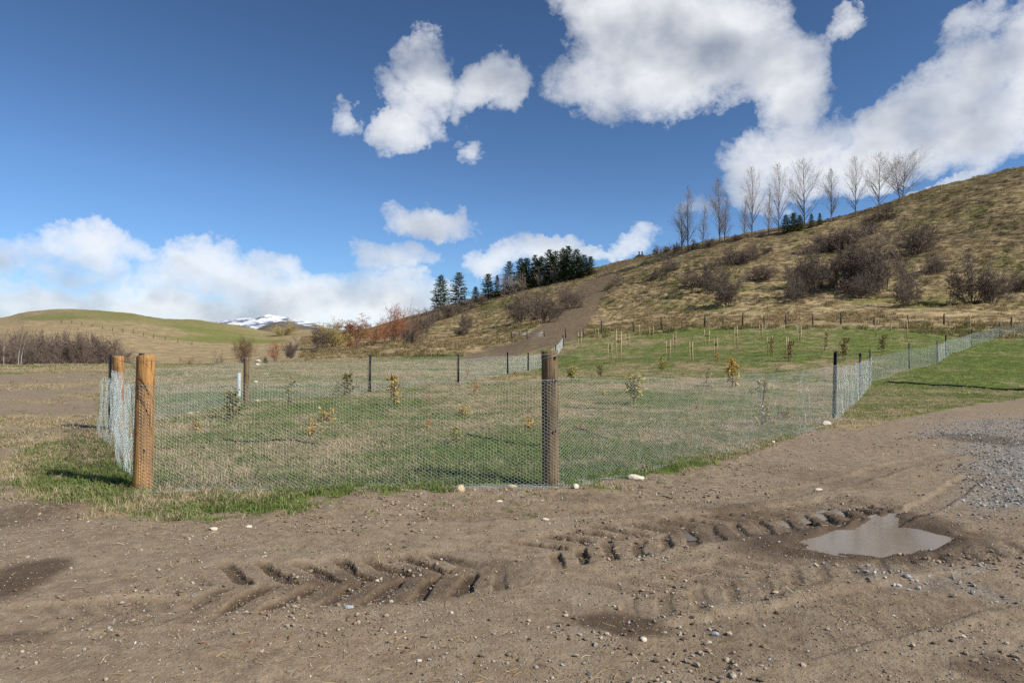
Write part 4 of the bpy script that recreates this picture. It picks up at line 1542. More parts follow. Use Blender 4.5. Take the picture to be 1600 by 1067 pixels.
# ------------------------------------------------------------------ house on the ridge
M_ROOF = simple_mat('dark_roof', (0.014, 0.015, 0.016), (0.03, 0.032, 0.034), scale=2, bump=0, rough=.6)
M_HWALL = simple_mat('house_wall', (0.05, 0.048, 0.045), (0.08, 0.075, 0.07), scale=2, bump=0)
dep = 300.0
hx, hy, _ = depth_pt(1001, dep)
hz = EYE + tan_el(1001, 409) * math.hypot(hx, hy) - 2.2
hs = thing('house', 'dark gabled house with two chimneys peeping over the ridge', 'house', (hx, hy, hz))
v, f = box(0, 0, 1.5, 7.0, 6.0, 3.0)
link('wall', np_mesh('house_wall', v, f), M_HWALL, hs)
rv = np.array([(-3.9, -3.4, 2.9), (3.9, -3.4, 2.9), (3.9, 3.4, 2.9), (-3.9, 3.4, 2.9), (-1.2, 0, 5.3), (1.2, 0, 5.3), (-3.9, -3.4, 2.7), (3.9, -3.4, 2.7), (3.9, 3.4, 2.7), (-3.9, 3.4, 2.7)])
rf = link('roof', np_mesh('house_roof', rv, [np.array([(0, 1, 5, 4), (2, 3, 4, 5), (6, 7, 1, 0), (7, 8, 2, 1), (8, 9, 3, 2), (9, 6, 0, 3), (9, 8, 7, 6)]), np.array([(1, 2, 5), (3, 0, 4)])]), M_ROOF, hs)
for cx in (-.55, .75):
    parts = [box(cx, 0, 5.6, .55, .55, 1.9), box(cx, 0, 6.6, .7, .7, .16)]
    link('chimney', np_mesh('chimney', *merge(parts)), M_HWALL, rf)
# window in the visible gable
link('window', np_mesh('window', *box(0, -3.03, 1.6, 1.4, .08, 1.1)), simple_mat('dark_glass', (0.02, .022, .025), (.03, .033, .04), rough=.1, bump=0), hs)


# ------------------------------------------------------------------ fences
def wood_mat(name, c1, c2, c3):
    m, nt = material(name)
    t = nt.new('ShaderNodeTexCoord')
    mp = nt.new('ShaderNodeMapping')
    nt.l.new(t.outputs['Object'], mp.inputs[0])
    mp.inputs['Scale'].default_value = (9, 9, .55)
    g1 = nt.noise(mp.outputs[0], 3.5, 7, .65, .8)
    g2 = nt.noise(t.outputs['Object'], 3.0, 4, .6)
    c = nt.mix(nt.sstep(g1, .3, .7), c1, c2)
    c = nt.mix(nt.math('MULTIPLY', nt.sstep(g2, .45, .7), .75), c, c3)
    streak = nt.noise(mp.outputs[0], 1.6, 4, .6)
    c = nt.mix(nt.math('MULTIPLY', nt.sstep(streak, .52, .66), .55), c, c3)
    crk = nt.sstep(nt.noise(mp.outputs[0], 7.0, 4, .6), .40, .33)
    c = nt.mix(nt.math('MULTIPLY', crk, .75), c, (.05, .03, .018))
    # knots
    vo = nt.new('ShaderNodeTexVoronoi')
    mk = nt.new('ShaderNodeMapping')
    nt.l.new(t.outputs['Object'], mk.inputs[0])
    mk.inputs['Scale'].default_value = (5.5, 5.5, 3.6)
    nt.l.new(mk.outputs[0], vo.inputs['Vector'])
    c = nt.mix(nt.math('MULTIPLY', nt.sstep(vo.outputs['Distance'], .17, .06), .8), c, (.07, .035, .015))
    nt.put(nt.bsdf.inputs['Base Color'], c)
    nt.put(nt.bsdf.inputs['Roughness'], .8)
    nt.put(nt.bsdf.inputs['Specular IOR Level'], .25)
    b = nt.new('ShaderNodeBump')
    b.inputs['Strength'].default_value = 1.0
    b.inputs['Distance'].default_value = .012
    nt.put(b.inputs['Height'], nt.math('SUBTRACT', g1, crk))
    nt.l.new(b.outputs[0], nt.bsdf.inputs['Normal'])
    return m


M_ORANGE = wood_mat('orange_pine', (0.25, 0.120, 0.040), (0.46, 0.26, 0.088), (0.15, 0.085, 0.042))
M_GREYWOOD = wood_mat('weathered_pine', (0.105, 0.072, 0.040), (0.225, 0.160, 0.088), (0.065, 0.048, 0.031))
M_STEEL = simple_mat('black_steel', (0.010, 0.010, 0.011), (0.024, 0.023, 0.023), scale=20, bump=.05, rough=.55, spec=.4)
M_NET = simple_mat('galvanised_wire', (0.40, 0.46, 0.46), (0.56, 0.62, 0.615), scale=6, bump=0, rough=.45, metallic=.3, spec=.5)
M_WIRE = simple_mat('strand_wire', (0.24, 0.25, 0.255), (0.36, 0.375, 0.38), scale=6, bump=0, rough=.45, metallic=.5)
M_RUSTW = simple_mat('dark_wire', (0.02, 0.018, 0.016), (0.045, 0.038, 0.03), scale=10, bump=0)


def wood_post(fence, x, y, h, rad, mat, lean=(0, 0), label=None, seed=0):
    rg = random.Random(seed)
    z = gz(x, y)
    n = 28
    zs = [-.35, 0, .15, .35, .6, .85, 1.1, h - .05, h - .012, h]
    V = []
    ph = rg.uniform(0, 6)
    for i, zz in enumerate(zs):
        k = rad * (1.04 - .07 * zz / h)
        if i == len(zs) - 1:
            k *= .93
        for j in range(n):
            a = 6.2832 * j / n
            rr = k * (1 + .015 * math.sin(3 * a + ph + zz * 2) + .008 * math.sin(7 * a + zz * 5))
            V.append((rr * math.cos(a) + lean[0] * zz, rr * math.sin(a) + lean[1] * zz, zz + (.008 * math.cos(a + ph) if i >= 7 else 0)))
    F = [(i * n + j, i * n + (j + 1) % n, (i + 1) * n + (j + 1) % n, (i + 1) * n + j) for i in range(len(zs) - 1) for j in range(n)]
    me = np_mesh('post', np.array(V), [np.array(F), np.array([[(len(zs) - 1) * n + j for j in range(n)]])], smooth=True)
    o = link('post', me, mat, fence, (x, y, z))
    if label:
        o['label'] = label
    return o, z


Y_ME = None


def y_profile(h):
    """three-flanged steel standard with the notched edge and holes read as a slightly stepped flange"""
    parts = []
    for i in range(3):
        a = i * 2.0944 + .5
        c, s = math.cos(a), math.sin(a)
        w, t = .034, .0045
        v = np.array([(0, -t, -.3), (w, -t, -.3), (w, t, -.3), (0, t, -.3), (0, -t, h), (w, -t, h), (w, t, h), (0, t, h)])
        v2 = v.copy()
        v2[:, 0] = v[:, 0] * c - v[:, 1] * s
        v2[:, 1] = v[:, 0] * s + v[:, 1] * c
        v2[:, 2] += i * .003
        parts.append((v2, np.array([(0, 3, 2, 1), (4, 5, 6, 7), (0, 1, 5, 4), (1, 2, 6, 5), (2, 3, 7, 6), (3, 0, 4, 7)])))
        for zz in np.arange(.12, h - .05, .115):
            if i == 0:
                parts.append(box(w * c, w * s, zz, .007, .007, .02))
    return np_mesh('steel_post', *merge(parts))


YP = {}


def steel_post(fence, x, y, h, lean=(0, 0), fat=1.0, label=None):
    h = round(h, 2)
    if h not in YP:
        YP[h] = y_profile(h)
    z = gz(x, y)
    o = link('post', YP[h], M_STEEL, fence, (x, y, z))
    o.rotation_euler = (lean[1], -lean[0], rng.uniform(0, 6))
    o.scale = (fat, fat, 1)
    if label:
        o['label'] = label
    return o, z


def hex_edges(L, Hh, cell):
    """edges of twisted hexagonal netting, twists running along the fence"""
    a = cell / math.sqrt(3)
    ni = int(L / (1.5 * a)) + 1
    nj = int(Hh / cell) + 1
    I, J = np.meshgrid(np.arange(ni), np.arange(nj), indexing='ij')
    cx = 1.5 * a * I
    cy = cell * (J + .5 * (I % 2))
    cx, cy = cx.ravel(), cy.ravel()
    h2 = cell / 2
    e = []
    for (x0, y0, x1, y1) in ((-.5 * a, h2, .5 * a, h2), (.5 * a, h2, a, 0), (a, 0, .5 * a, -h2)):
        e.append(np.stack([cx + x0, cy + y0, cx + x1, cy + y1], -1))
    e = np.concatenate(e)
    tw = np.zeros(len(e), bool)
    tw[:len(cx)] = True
    ok = (e[:, [0, 2]].min(1) >= 0) & (e[:, [0, 2]].max(1) <= L) & (e[:, [1, 3]].max(1) <= Hh)
    return e[ok], tw[ok]


def netting(fence, A, B, zA, zB, Hh, cell=.04, rad=.0011, off=(0, 0), wave=0.02, apron=0.0, seed=0, fold=0.0, name='netting', label=None, sag=.02):
    """netting from A to B, following the ground, with a skirt turned out along the soil"""
    A = np.array(A, float) + off
    B = np.array(B, float) + off
    L = float(np.hypot(*(B - A)))
    d = (B - A) / L
    nrm = np.array([d[1], -d[0]])
    Lf = L * (1 + fold * 1.2)
    e, tw = hex_edges(Lf, Hh + apron, cell)

    def mp(s, t):
        q = s / Lf * L
        lat = wave * fbm(s, t * .6, 1.1, 3, seed) + .35 * wave * fbm(s, t, 5.0, 2, seed + 3)
        if fold:
            lat = lat + fold * .55 * np.sin(s * 7.5 + 1.3 * fbm(s, t, .7, 2, seed + 5)) * (0.35 + .65 * np.clip(t / Hh, 0, 1)) + fold * .5 * fbm(s, t, 2.2, 2, seed + 6)
        end = np.clip(np.minimum(q, L - q) / .25, 0, 1)
        lat = lat * (.25 + .75 * end)
        x = A[0] + d[0] * q + nrm[0] * lat
        y = A[1] + d[1] * q + nrm[1] * lat
        up = t - apron
        skirt = np.clip(-up, 0, None)
        x = x + nrm[0] * skirt
        y = y + nrm[1] * skirt
        zb = GRZ(x, y)
        lo = zb + .012 + .02 * np.abs(fbm(s, t, 6.0, 2, seed + 9)) * (skirt > 0)
        top = -sag * 4 * (q / L) * (1 - q / L) * np.clip(up / Hh, 0, 1) + .012 * fbm(s, t * 0, 1.5, 2, seed + 11) * np.clip(up / Hh, 0, 1)
        z = np.where(up > 0, lo + up + top, lo)
        return np.stack([x, y, z], -1)
    # ground heights along the fence from a small table
    ss = np.linspace(-.1, 1.1, 60)
    pts = A + np.outer(ss * L, d)
    zz = ground_z(pts[:, 0], pts[:, 1])

    def GRZ(x, y):
        s_ = ((x - A[0]) * d[0] + (y - A[1]) * d[1]) / L
        return np.interp(s_, ss, zz)
    P0 = mp(e[:, 0], e[:, 1])
    P1 = mp(e[:, 2], e[:, 3])
    rr = np.where(tw, rad * 1.55, rad)
    v, f = tubes(P0, P1, rr, rr, 3)
    # selvedge wires
    sv = np.linspace(0, Lf, max(8, int(Lf / .12)))
    pr = []
    for tt in ((Hh + apron), apron + .02):
        pp = mp(sv, np.full(len(sv), tt))
        a_, b_ = tubes(pp[:-1], pp[1:], np.full(len(pp) - 1, rad * 1.5), np.full(len(pp) - 1, rad * 1.5), 3)
        pr.append((a_, b_))
    v, f = merge([(v, f)] + pr)
    me = np_mesh(name, v, f)
    o = link(name, me, M_NET, fence)
    if label:
        o['label'] = label
    return o


def strand(fence, P, Q, rad=.0016, sag=.02, mat=None, name='wire'):
    P, Q = np.array(P), np.array(Q)
    t = np.linspace(0, 1, 14)[:, None]
    pts = P * (1 - t) + Q * t
    pts[:, 2] -= sag * 4 * (t * (1 - t))[:, 0]
    v, f = path_tube(pts, rad, 4)
    return link(name, np_mesh(name, v, f), mat or M_WIRE, fence)


def wire_loop(fence, x, y, z, rad, wr=.002, mat=None, tilt=.03, name='wire_wrap'):
    a = np.linspace(0, 2 * math.pi, 25)
    pts = np.column_stack([x + rad * np.cos(a), y + rad * np.sin(a), z + tilt * np.sin(a + 1)])
    v, f = path_tube(pts, wr, 5, cap=False)
    return link(name, np_mesh(name, v, f), mat or M_WIRE, fence)


def onto(child, post):
    child.parent = post
    child.location = -post.location
    return child


def staple(fence, x, y, z, rad, ang):
    v, f = box(x + (rad + .004) * math.cos(ang), y + (rad + .004) * math.sin(ang), z, .012, .012, .028)
    return link('staple', np_mesh('staple', v, f), M_RUSTW, fence)


P1 = flat_pt(223, 758)
P3 = flat_pt(861, 763)
P2 = (-7.55, 13.1)
MR = flat_pt(1303, 655)

front = thing('netting_fence', 'front run of wire netting between the thick orange post and the grey-brown post', 'fence', (*P1, 0), group='netting fence around the young trees')
front.location = (0, 0, 0)
post1, z1 = wood_post(front, *P1, 1.52, .100, M_ORANGE, (.02, 0), 'thick new orange-brown corner post', 1)
post3, z3 = wood_post(front, *P3, 1.50, .094, M_GREYWOOD, (-.012, 0), 'weathered grey-brown post at the front corner', 2)
n13 = (np.array(P3) - P1) / np.hypot(*(np.array(P3) - P1))
netting(front, P1, (P3[0] + .085, P3[1] + .002), z1, z3, 1.17, .038, .00102, off=(0, -.108), wave=.02, apron=.16, seed=11)
for zz in (1.46, 1.175):
    strand(front, (P1[0], P1[1] - .103, z1 + zz), (P3[0], P3[1] - .100, z3 + zz), .0013, .03)
onto(wire_loop(front, P3[0] - .015, P3[1], z3 + 1.44, .096, .003), post3)
onto(wire_loop(front, P3[0] - .012, P3[1], z3 + 1.18, .098, .0022), post3)
onto(wire_loop(front, P3[0] - .012, P3[1], z3 + .62, .1, .002), post3)
for zz, an in ((1.42, -1.0), (1.17, -.9), (.62, -.95), (.60, -1.3)):
    onto(staple(front, P3[0] - .01, P3[1], z3 + zz, .095, an), post3)
# dark tie wire curling over the orange post
cv = []
for t in np.linspace(0, 1, 16):
    an = -2.9 + 2.2 * t
    cv.append((P1[0] + .02 + .106 * math.cos(an), P1[1] + .106 * math.sin(an), z1 + 1.40 - .32 * t * t))
v, f = path_tube(cv, .003, 5)
onto(link('tie_wire', np_mesh('tie_wire', v, f), M_RUSTW, front), post1)
cv = [(a + .004, b, c - .24) for a, b, c in cv]
v, f = path_tube(cv, .0025, 5)
onto(link('tie_wire', np_mesh('tie_wire', v, f), M_RUSTW, front), post1)
for zz in (1.2, .9, .45):
    onto(staple(front, P1[0] + .01, P1[1], z1 + zz, .1, -1.2 + zz * .4), post1)

side = thing('netting_fence', 'short left run of bunched netting between the two orange posts, almost end-on', 'fence', group='netting fence around the young trees')
o, z2 = wood_post(side, *P2, 1.40, .098, M_ORANGE, (.0, 0), 'orange wooden post behind the bunched netting', 3)
ps = (P1[0] - .105, P1[1] + .16)
steel_post(side, *ps, 1.54, (.0, 0), 1.0, 'black steel standard beside the thick orange post')
ps2 = (P2[0] - .12, P2[1] - .05)
steel_post(side, *ps2, 1.42, (.0, 0), 1.0)
netting(side, (P1[0] - .11, P1[1] + .02), (P2[0] - .13, P2[1]), z1, z2, 1.15, .044, .00115, wave=.04, apron=.2, seed=21, fold=.07)
netting(side, (P1[0] - .15 + .16 * (P2[0] - P1[0]), P1[1] + .16 * (P2[1] - P1[1])), (P2[0] - .16, P2[1] - .3), z1, z2, 1.04, .05, .0010, wave=.05, seed=22, fold=.08)
strand(side, (ps[0], ps[1], z1 + 1.42), (P2[0] - .1, P2[1], z2 + 1.36), .003, .02, M_RUSTW)
# rolled spare end of netting standing by the post
th_ = np.linspace(0, 5 * 6.2832, 150)

right = thing('netting_fence', 'front right run of wire netting from the grey-brown post to the tall black steel post', 'fence', group='netting fence around the young trees')
o, zm = steel_post(right, *MR, 1.50, (-.05, 0), 1.25, 'tall black steel post at the right corner')
netting(right, P3, MR, z3, zm, 1.17, .038, .00102, off=(.07, -.10), wave=.035, apron=.2, seed=31, sag=.05)
for zz in (1.45, 1.18):
    strand(right, (P3[0] + .07, P3[1] - .07, z3 + zz), (MR[0] - .05 * zz, MR[1], zm + zz), .0015, .06 if zz > 1.4 else .04)

far_r = thing('netting_fence', 'run of netting on black steel posts stepping away to the right edge', 'fence', group='netting fence around the young trees')
RP = [MR] + [((px - 800) / FPX * d, d) for px, d in ((1344, 22.3), (1360, 30.5), (1421, 37.5), (1464, 42.5), (1478, 49), (1518, 61), (1562, 72), (1640, 80))]
prev = None
for i, (x, y) in enumerate(RP):
    if i:
        o, z = steel_post(far_r, x, y, 1.42 if i < 5 else 1.5, (rng.normal(0, .01), 0), 1.3 + .04 * i)
        A, B = RP[i - 1], (x, y)
        netting(far_r, A, B, 0, 0, 1.15, .05 if i == 1 else (.07 if i < 4 else .1), (.0011 if i < 3 else (.0015 if i < 4 else .0022)), off=(.03, -.05), wave=.02, seed=40 + i)
        za = gz(*A)
        strand(far_r, (A[0], A[1], za + 1.36), (x, y, z + 1.34), .002, .03)

back = thing('netting_fence', 'back run of netting on slim posts along the far side of the young trees', 'fence', group='netting fence around the young trees')
W4 = flat_pt(384.5, 632)
BP = [P2, W4, flat_pt(577.5, 613), flat_pt(716, 598), flat_pt(793.5, 586), flat_pt(825.5, 579.5), ((848 - 800) / FPX * 55, 55.0), ((868 - 800) / FPX * 66, 66.0), ((880 - 800) / FPX * 80, 80.0)]
o, z4 = wood_post(back, *W4, 1.27, .075, M_GREYWOOD, (0, 0), 'slim wooden post with steel edge in the middle of the back fence', 5)
for i, (x, y) in enumerate(BP):
    if i >= 2:
        steel_post(back, x, y, 1.34, (rng.normal(0, .008), 0), 1.15 + .12 * i)
    if i:
        A = BP[i - 1]
        netting(back, A, (x, y), 0, 0, 1.1, .05 if i == 1 else (.06 if i < 4 else .1), (.0012 if i == 1 else (.0016 if i < 4 else .0027)), off=(-.04, .06), wave=.02, seed=60 + i)
        strand(back, (A[0], A[1], gz(*A) + 1.25), (x, y, gz(x, y) + 1.25), .002, .03)
# grey plastic guard standing by the slim post
gx_, gy_ = flat_pt(373, 622)
tg = thing('tree_guard', 'pale blue-white plastic tree guard left of the slim wooden post', 'tree guard', (gx_, gy_, gz(gx_, gy_)))
M_GUARD = simple_mat('guard_plastic', (0.50, 0.58, 0.62), (0.68, 0.74, 0.77), scale=8, bump=0, rough=.4, transl=.3)
a = np.linspace(0, 6.2832, 17)[:-1]
V = np.concatenate([np.column_stack([.062 * np.cos(a), .062 * np.sin(a), np.full(16, zz)]) for zz in (0, .25, .5, .78)])
F = [(i * 16 + j, i * 16 + (j + 1) % 16, (i + 1) * 16 + (j + 1) % 16, (i + 1) * 16 + j) for i in range(3) for j in range(16)]
link('sleeve', np_mesh('sleeve', V, np.array(F), True), M_GUARD, tg)
link('cane', np_mesh('cane', *path_tube([(.07, 0, 0), (.072, 0, .5), (.075, 0, .9)], .008, 6)), M_STAKE, tg)

# old post-and-wire fence at the toe of the hill
M_OLDPOST = simple_mat('old_post', (0.045, 0.036, 0.026), (0.10, 0.08, 0.055), scale=6, bump=0, vary=.3)
toe = thing('wire_fence', 'old dark post and wire fence along the foot of the hillside', 'fence')
TP = [(884, 528), (912, 526), (940, 522), (990, 519), (1034, 516), (1066, 514), (1101, 511), (1130, 510), (1160, 509), (1194, 508), (1228, 508), (1270, 508), (1314, 508), (1366, 509), (1420, 510), (1475, 511), (1514, 514), (1580, 516), (1660, 516)]
pp = None
ov, of = path_tube([(0, 0, -.3), (0.01, 0, .6), (0, 0, 1.2)], [.085, .08, .075], 8)
OM = np_mesh('old_post', ov, of)
for i, (px, py) in enumerate(TP):
    x, y, z = ground_at(px, py)
    o = link('post', OM, M_OLDPOST, toe, (x, y, z))
    s = rng.uniform(.85, 1.25) * (1 if i % 2 else 1.25)
    o.scale = (s, s, s * .95)
    o.rotation_euler = (rng.normal(0, .04), rng.normal(0, .04), rng.uniform(0, 6))
    if pp is not None:
        for hh in (.35, .7, 1.05):
            strand(toe, (pp[0], pp[1], pp[2] + hh), (x, y, z + hh), .006, .03, M_RUSTW)
    pp = (x, y, z)

# farm gates at the bottom of the lane
M_GATE = simple_mat('gate_steel', (0.30, 0.31, 0.32), (0.42, 0.43, 0.44), scale=5, bump=0, metallic=.6, rough=.5)
for (xa, xb, py, lab) in ((801, 824, 530, 'grey pipe farm gate at the foot of the track, left of two'), (825, 850, 529.5, 'grey pipe farm gate at the foot of the track, right of two')):
    a = ground_at(xa, py)
    b = ground_at(xb, py)
    b = ((xb - 800) / FPX * a[1], a[1], 0)
    L = b[0] - a[0]
    gt = thing('farm_gate', lab, 'gate', a, 0, 'gates at the foot of the track')
    link('frame', np_mesh('frame', *path_tube([(0, 0, .15), (0, 0, 1.1), (L, 0, 1.1), (L, 0, .15), (0, 0, .15)], .035, 6)), M_GATE, gt)
    for hh in (.38, .62, .86):
        link('rail', np_mesh('rail', *path_tube([(0, 0, hh), (L * .5, 0, hh), (L, 0, hh)], .022, 6)), M_GATE, gt)
    link('brace', np_mesh('brace', *path_tube([(0, .02, .15), (L * .5, .02, .62), (L, .02, 1.1)], .02, 6)), M_GATE, gt)
    link('post', np_mesh('gate_post', *path_tube([(-.12, 0, -.3), (-.12, 0, .6), (-.12, 0, 1.3)], .1, 8)), M_OLDPOST, gt)
    link('post', np_mesh('gate_post', *path_tube([(L + .06, 0, -.3), (L + .06, 0, .6), (L + .06, 0, 1.25)], .09, 8)), M_OLDPOST, gt)
# lone post on the skyline and hill fence on the left
x, y, z = ground_at(1469, 299)
lp = thing('fence_post', 'lone dark post on the bare skyline right of the poplars', 'post', (x, y, z))
link('stump', OM, M_OLDPOST, lp).scale = (1.4, 1.4, 1.5)
hf = thing('wire_fence', 'thin fence line slanting down across the left hill', 'fence')
pp = None
for px, py in [(96, 504), (112, 506), (128, 508.5), (144, 511), (160, 514), (176, 517), (192, 519.5), (208, 522), (224, 525), (240, 528), (258, 531), (278, 535), (300, 539)]:
    x, y, z = ground_at(px, py)
    o = link('post', OM, M_OLDPOST, hf, (x, y, z))
    o.scale = (1.3, 1.3, 1.0)
    if pp is not None:
        for hh in (.5, 1.05):
            strand(hf, (pp[0], pp[1], pp[2] + hh), (x, y, z + hh), .012, .03, M_RUSTW)
    pp = (x, y, z)


# ------------------------------------------------------------------ young trees inside the fences
def sapling_mesh(seed, n, H, spread, size, mat, droop=0.0, fill=.25):
    rg = random.Random(seed)
    pts = [Vector((0, 0, -.05))]
    d = Vector((0, 0, 1))
    for i in range(6):
        d = (d + Vector((rg.gauss(0, .09), rg.gauss(0, .09), .05))).normalized()
        pts.append(pts[-1] + d * H / 6)
    sv = [path_tube([tuple(p) for p in pts], np.linspace(.010, .003, 7) * (1 + H * .3), 5)]
    P, D = [], []
    for k in range(n):
        t = fill + (1 - fill) * rg.random()
        f = t * 6
        i = min(int(f), 5)
        q = pts[i].lerp(pts[i + 1], f - i)
        a = rg.uniform(0, 6.28)
        ln = spread * rg.uniform(.3, 1) * (1.15 - .6 * t)
        e = q + Vector((math.cos(a) * ln, math.sin(a) * ln, ln * rg.uniform(.2, .9)))
        sv.append(path_tube([tuple(q), tuple(q.lerp(e, .5) + Vector((0, 0, .01))), tuple(e)], [.004, .003, .002], 3))
        for m in range(4):
            P.append(q.lerp(e, .45 + .19 * m))
            D.append((e - q).normalized() - Vector((0, 0, droop)))
    sme = np_mesh('stem', *merge(sv))
    sme.materials.append(M_SWOOD)
    return sme, leaves_mesh('foliage', P, D, size, rg, mat, spread=.014, per=1, wide=.48)


YS = {
    'olive': sapling_mesh(501, 40, .5, .22, .085, M_OLEAF, 0, .15), 'yellowgreen': sapling_mesh(502, 36, .5, .22, .085, M_YLEAF, 0, .2),
    'yellow': sapling_mesh(503, 34, .5, .14, .085, M_YLEAF2, .1, .15), 'pale': sapling_mesh(504, 22, .5, .16, .06, M_PLEAF, .2, .1),
    'orange': sapling_mesh(505, 18, .5, .2, .10, M_OBLEAF, .2, .1), 'sparse': sapling_mesh(506, 9, .5, .12, .07, M_OLEAF, .2, .1),
    'lowyellow': sapling_mesh(507, 26, .3, .25, .07, M_YLEAF2, 0, .05),
}
SAP = [
    (364, 655, 40, 'olive', 'bushy olive leaved sapling in front of the slim wooden post'), (450, 634, 40, 'sparse', 'thin leaning sapling with few dark leaves right of the bushy olive one'),
    (544, 618, 32, 'olive', 'olive sapling just left of the first black steel post'), (616, 634, 42, 'yellow', 'upright yellow sapling right of the first black steel post'),
    (508, 658, 24, 'lowyellow', 'small yellow sapling below the olive one left of the steel post'), (491, 684, 28, 'lowyellow', 'low yellow sapling nearer the front fence on the left'),
    (303, 676, 20, 'lowyellow', 'faint low yellow sapling right of the thick orange post'), (666, 672, 17, 'orange', 'small orange-brown sapling in the middle of the front paddock'),
    (668, 632, 12, 'orange', 'tiny orange sapling beyond the small orange-brown one'), (724, 647, 18, 'lowyellow', 'small yellow sapling below the second black steel post'),
    (712, 697, 25, 'yellowgreen', 'yellow-green low sapling by the black hose near the grey post'), (830, 674, 20, 'lowyellow', 'small sapling just left of the grey-brown post'),
    (793, 630, 20, 'pale', 'pale thin sapling beyond the grey-brown post'), (742, 618, 18, 'orange', 'brownish sapling under the second steel post'), (728, 592, 12, 'orange', 'tiny brown sapling right of the second steel post foot'),
    (808, 590, 10, 'orange', 'tiny brown sapling by the back fence near the grey post'), (893, 598, 24, 'yellowgreen', 'yellow-green sapling just right of the grey-brown post'),
    (938, 588, 16, 'olive', 'small dark sapling behind the top wire right of the grey post'), (990, 632, 42, 'yellowgreen', 'bushy yellow-green sapling through the front right netting'),
    (943, 617, 10, 'lowyellow', 'low yellow sapling left of the bushy yellow-green one'), (1034, 580, 20, 'yellowgreen', 'small sapling in the mid paddock below the staked row'),
    (1103, 602, 26, 'pale', 'thin pale sapling left of the tall yellow one'), (1144, 606, 42, 'yellow', 'tall yellow sapling near the centre right of the paddock'), (1120, 567, 14, 'yellow', 'tiny yellow sapling behind the tall yellow one'),
    (1192, 662, 72, 'pale', 'tallest pale leaved sapling behind the front right netting'), (1224, 654, 20, 'lowyellow', 'low yellow spray beside the tallest pale sapling'), (1213, 590, 20, 'sparse', 'sparse sapling left of the tall black steel post'),
    (1088, 640, 10, 'lowyellow', 'tiny yellow sapling low in the front right run'), (905, 675, 10, 'orange', 'small brown sapling right of the grey-brown post foot'),
]
for px, py, hp, kind, lab in SAP:
    x, y, z = ground_at(px, py)
    hgt = hp / FPX * y
    sm, lm = YS[kind]
    h0 = .62 if kind != 'lowyellow' else .42
    s = hgt / h0 * 1.4
    o = thing('sapling', lab, 'sapling', (x, y, z), rng.uniform(0, 6.28), 'young trees without stakes', (s, s, s))
    link('stem', sm, None, o)
    link('foliage', lm, None, o)

# staked saplings
STK = [
    (953, 562, 533, 6, 0), (967, 567, 513, 7, 0), (981, 545, 521, 5, 0), (1044, 564, 529, 6, 0), (1054, 548, 518, 4, 0), (1080, 566, 531, 4, 0), (1105, 541, 514, 7, 0), (1118, 557, 527, 5, 0),
    (1150, 546, 509, 6, 0), (1189, 532, 505, 4, 0), (1204, 557, 521, 8, 1), (1231, 565, 525, 4, 2), (1249, 535, 508, 5, 0), (999, 526, 506, 0, 0), (1018, 528, 508, 6, 0), (906, 544, 516, 5, 0), (933, 526, 512, 4, 0),
    (1289, 547, 513, 0, 1), (1316, 562, 519, 0, 3), (1377, 551, 516, 0, 3), (1416, 534, 499, 3, 0), (1514, 519, 494, 4, 0), (1225, 520, 508, 0, 0), (960, 540, 522, 4, 0), (1369, 525, 505, 0, 0), (1392, 523, 503, 0, 0),
]
BRL = sapling_mesh(520, 34, 1.5, .22, .13, M_BRLEAF, .1, .12)
BRL2 = sapling_mesh(521, 60, 1.5, .36, .15, M_BRLEAF, .1, .06)
ROWS = sorted(range(len(STK)), key=lambda i: STK[i][0])
ordn = {}
NUM = ['first', 'second', 'third', 'fourth', 'fifth', 'sixth', 'seventh', 'eighth', 'ninth', 'tenth', 'eleventh', 'twelfth', 'thirteenth', 'fourteenth', 'fifteenth', 'sixteenth', 'seventeenth', 'eighteenth',
       'nineteenth', 'twentieth', 'twenty-first', 'twenty-second', 'twenty-third', 'twenty-fourth', 'twenty-fifth', 'twenty-sixth']
for k, i in enumerate(ROWS):
    ordn[i] = NUM[k]
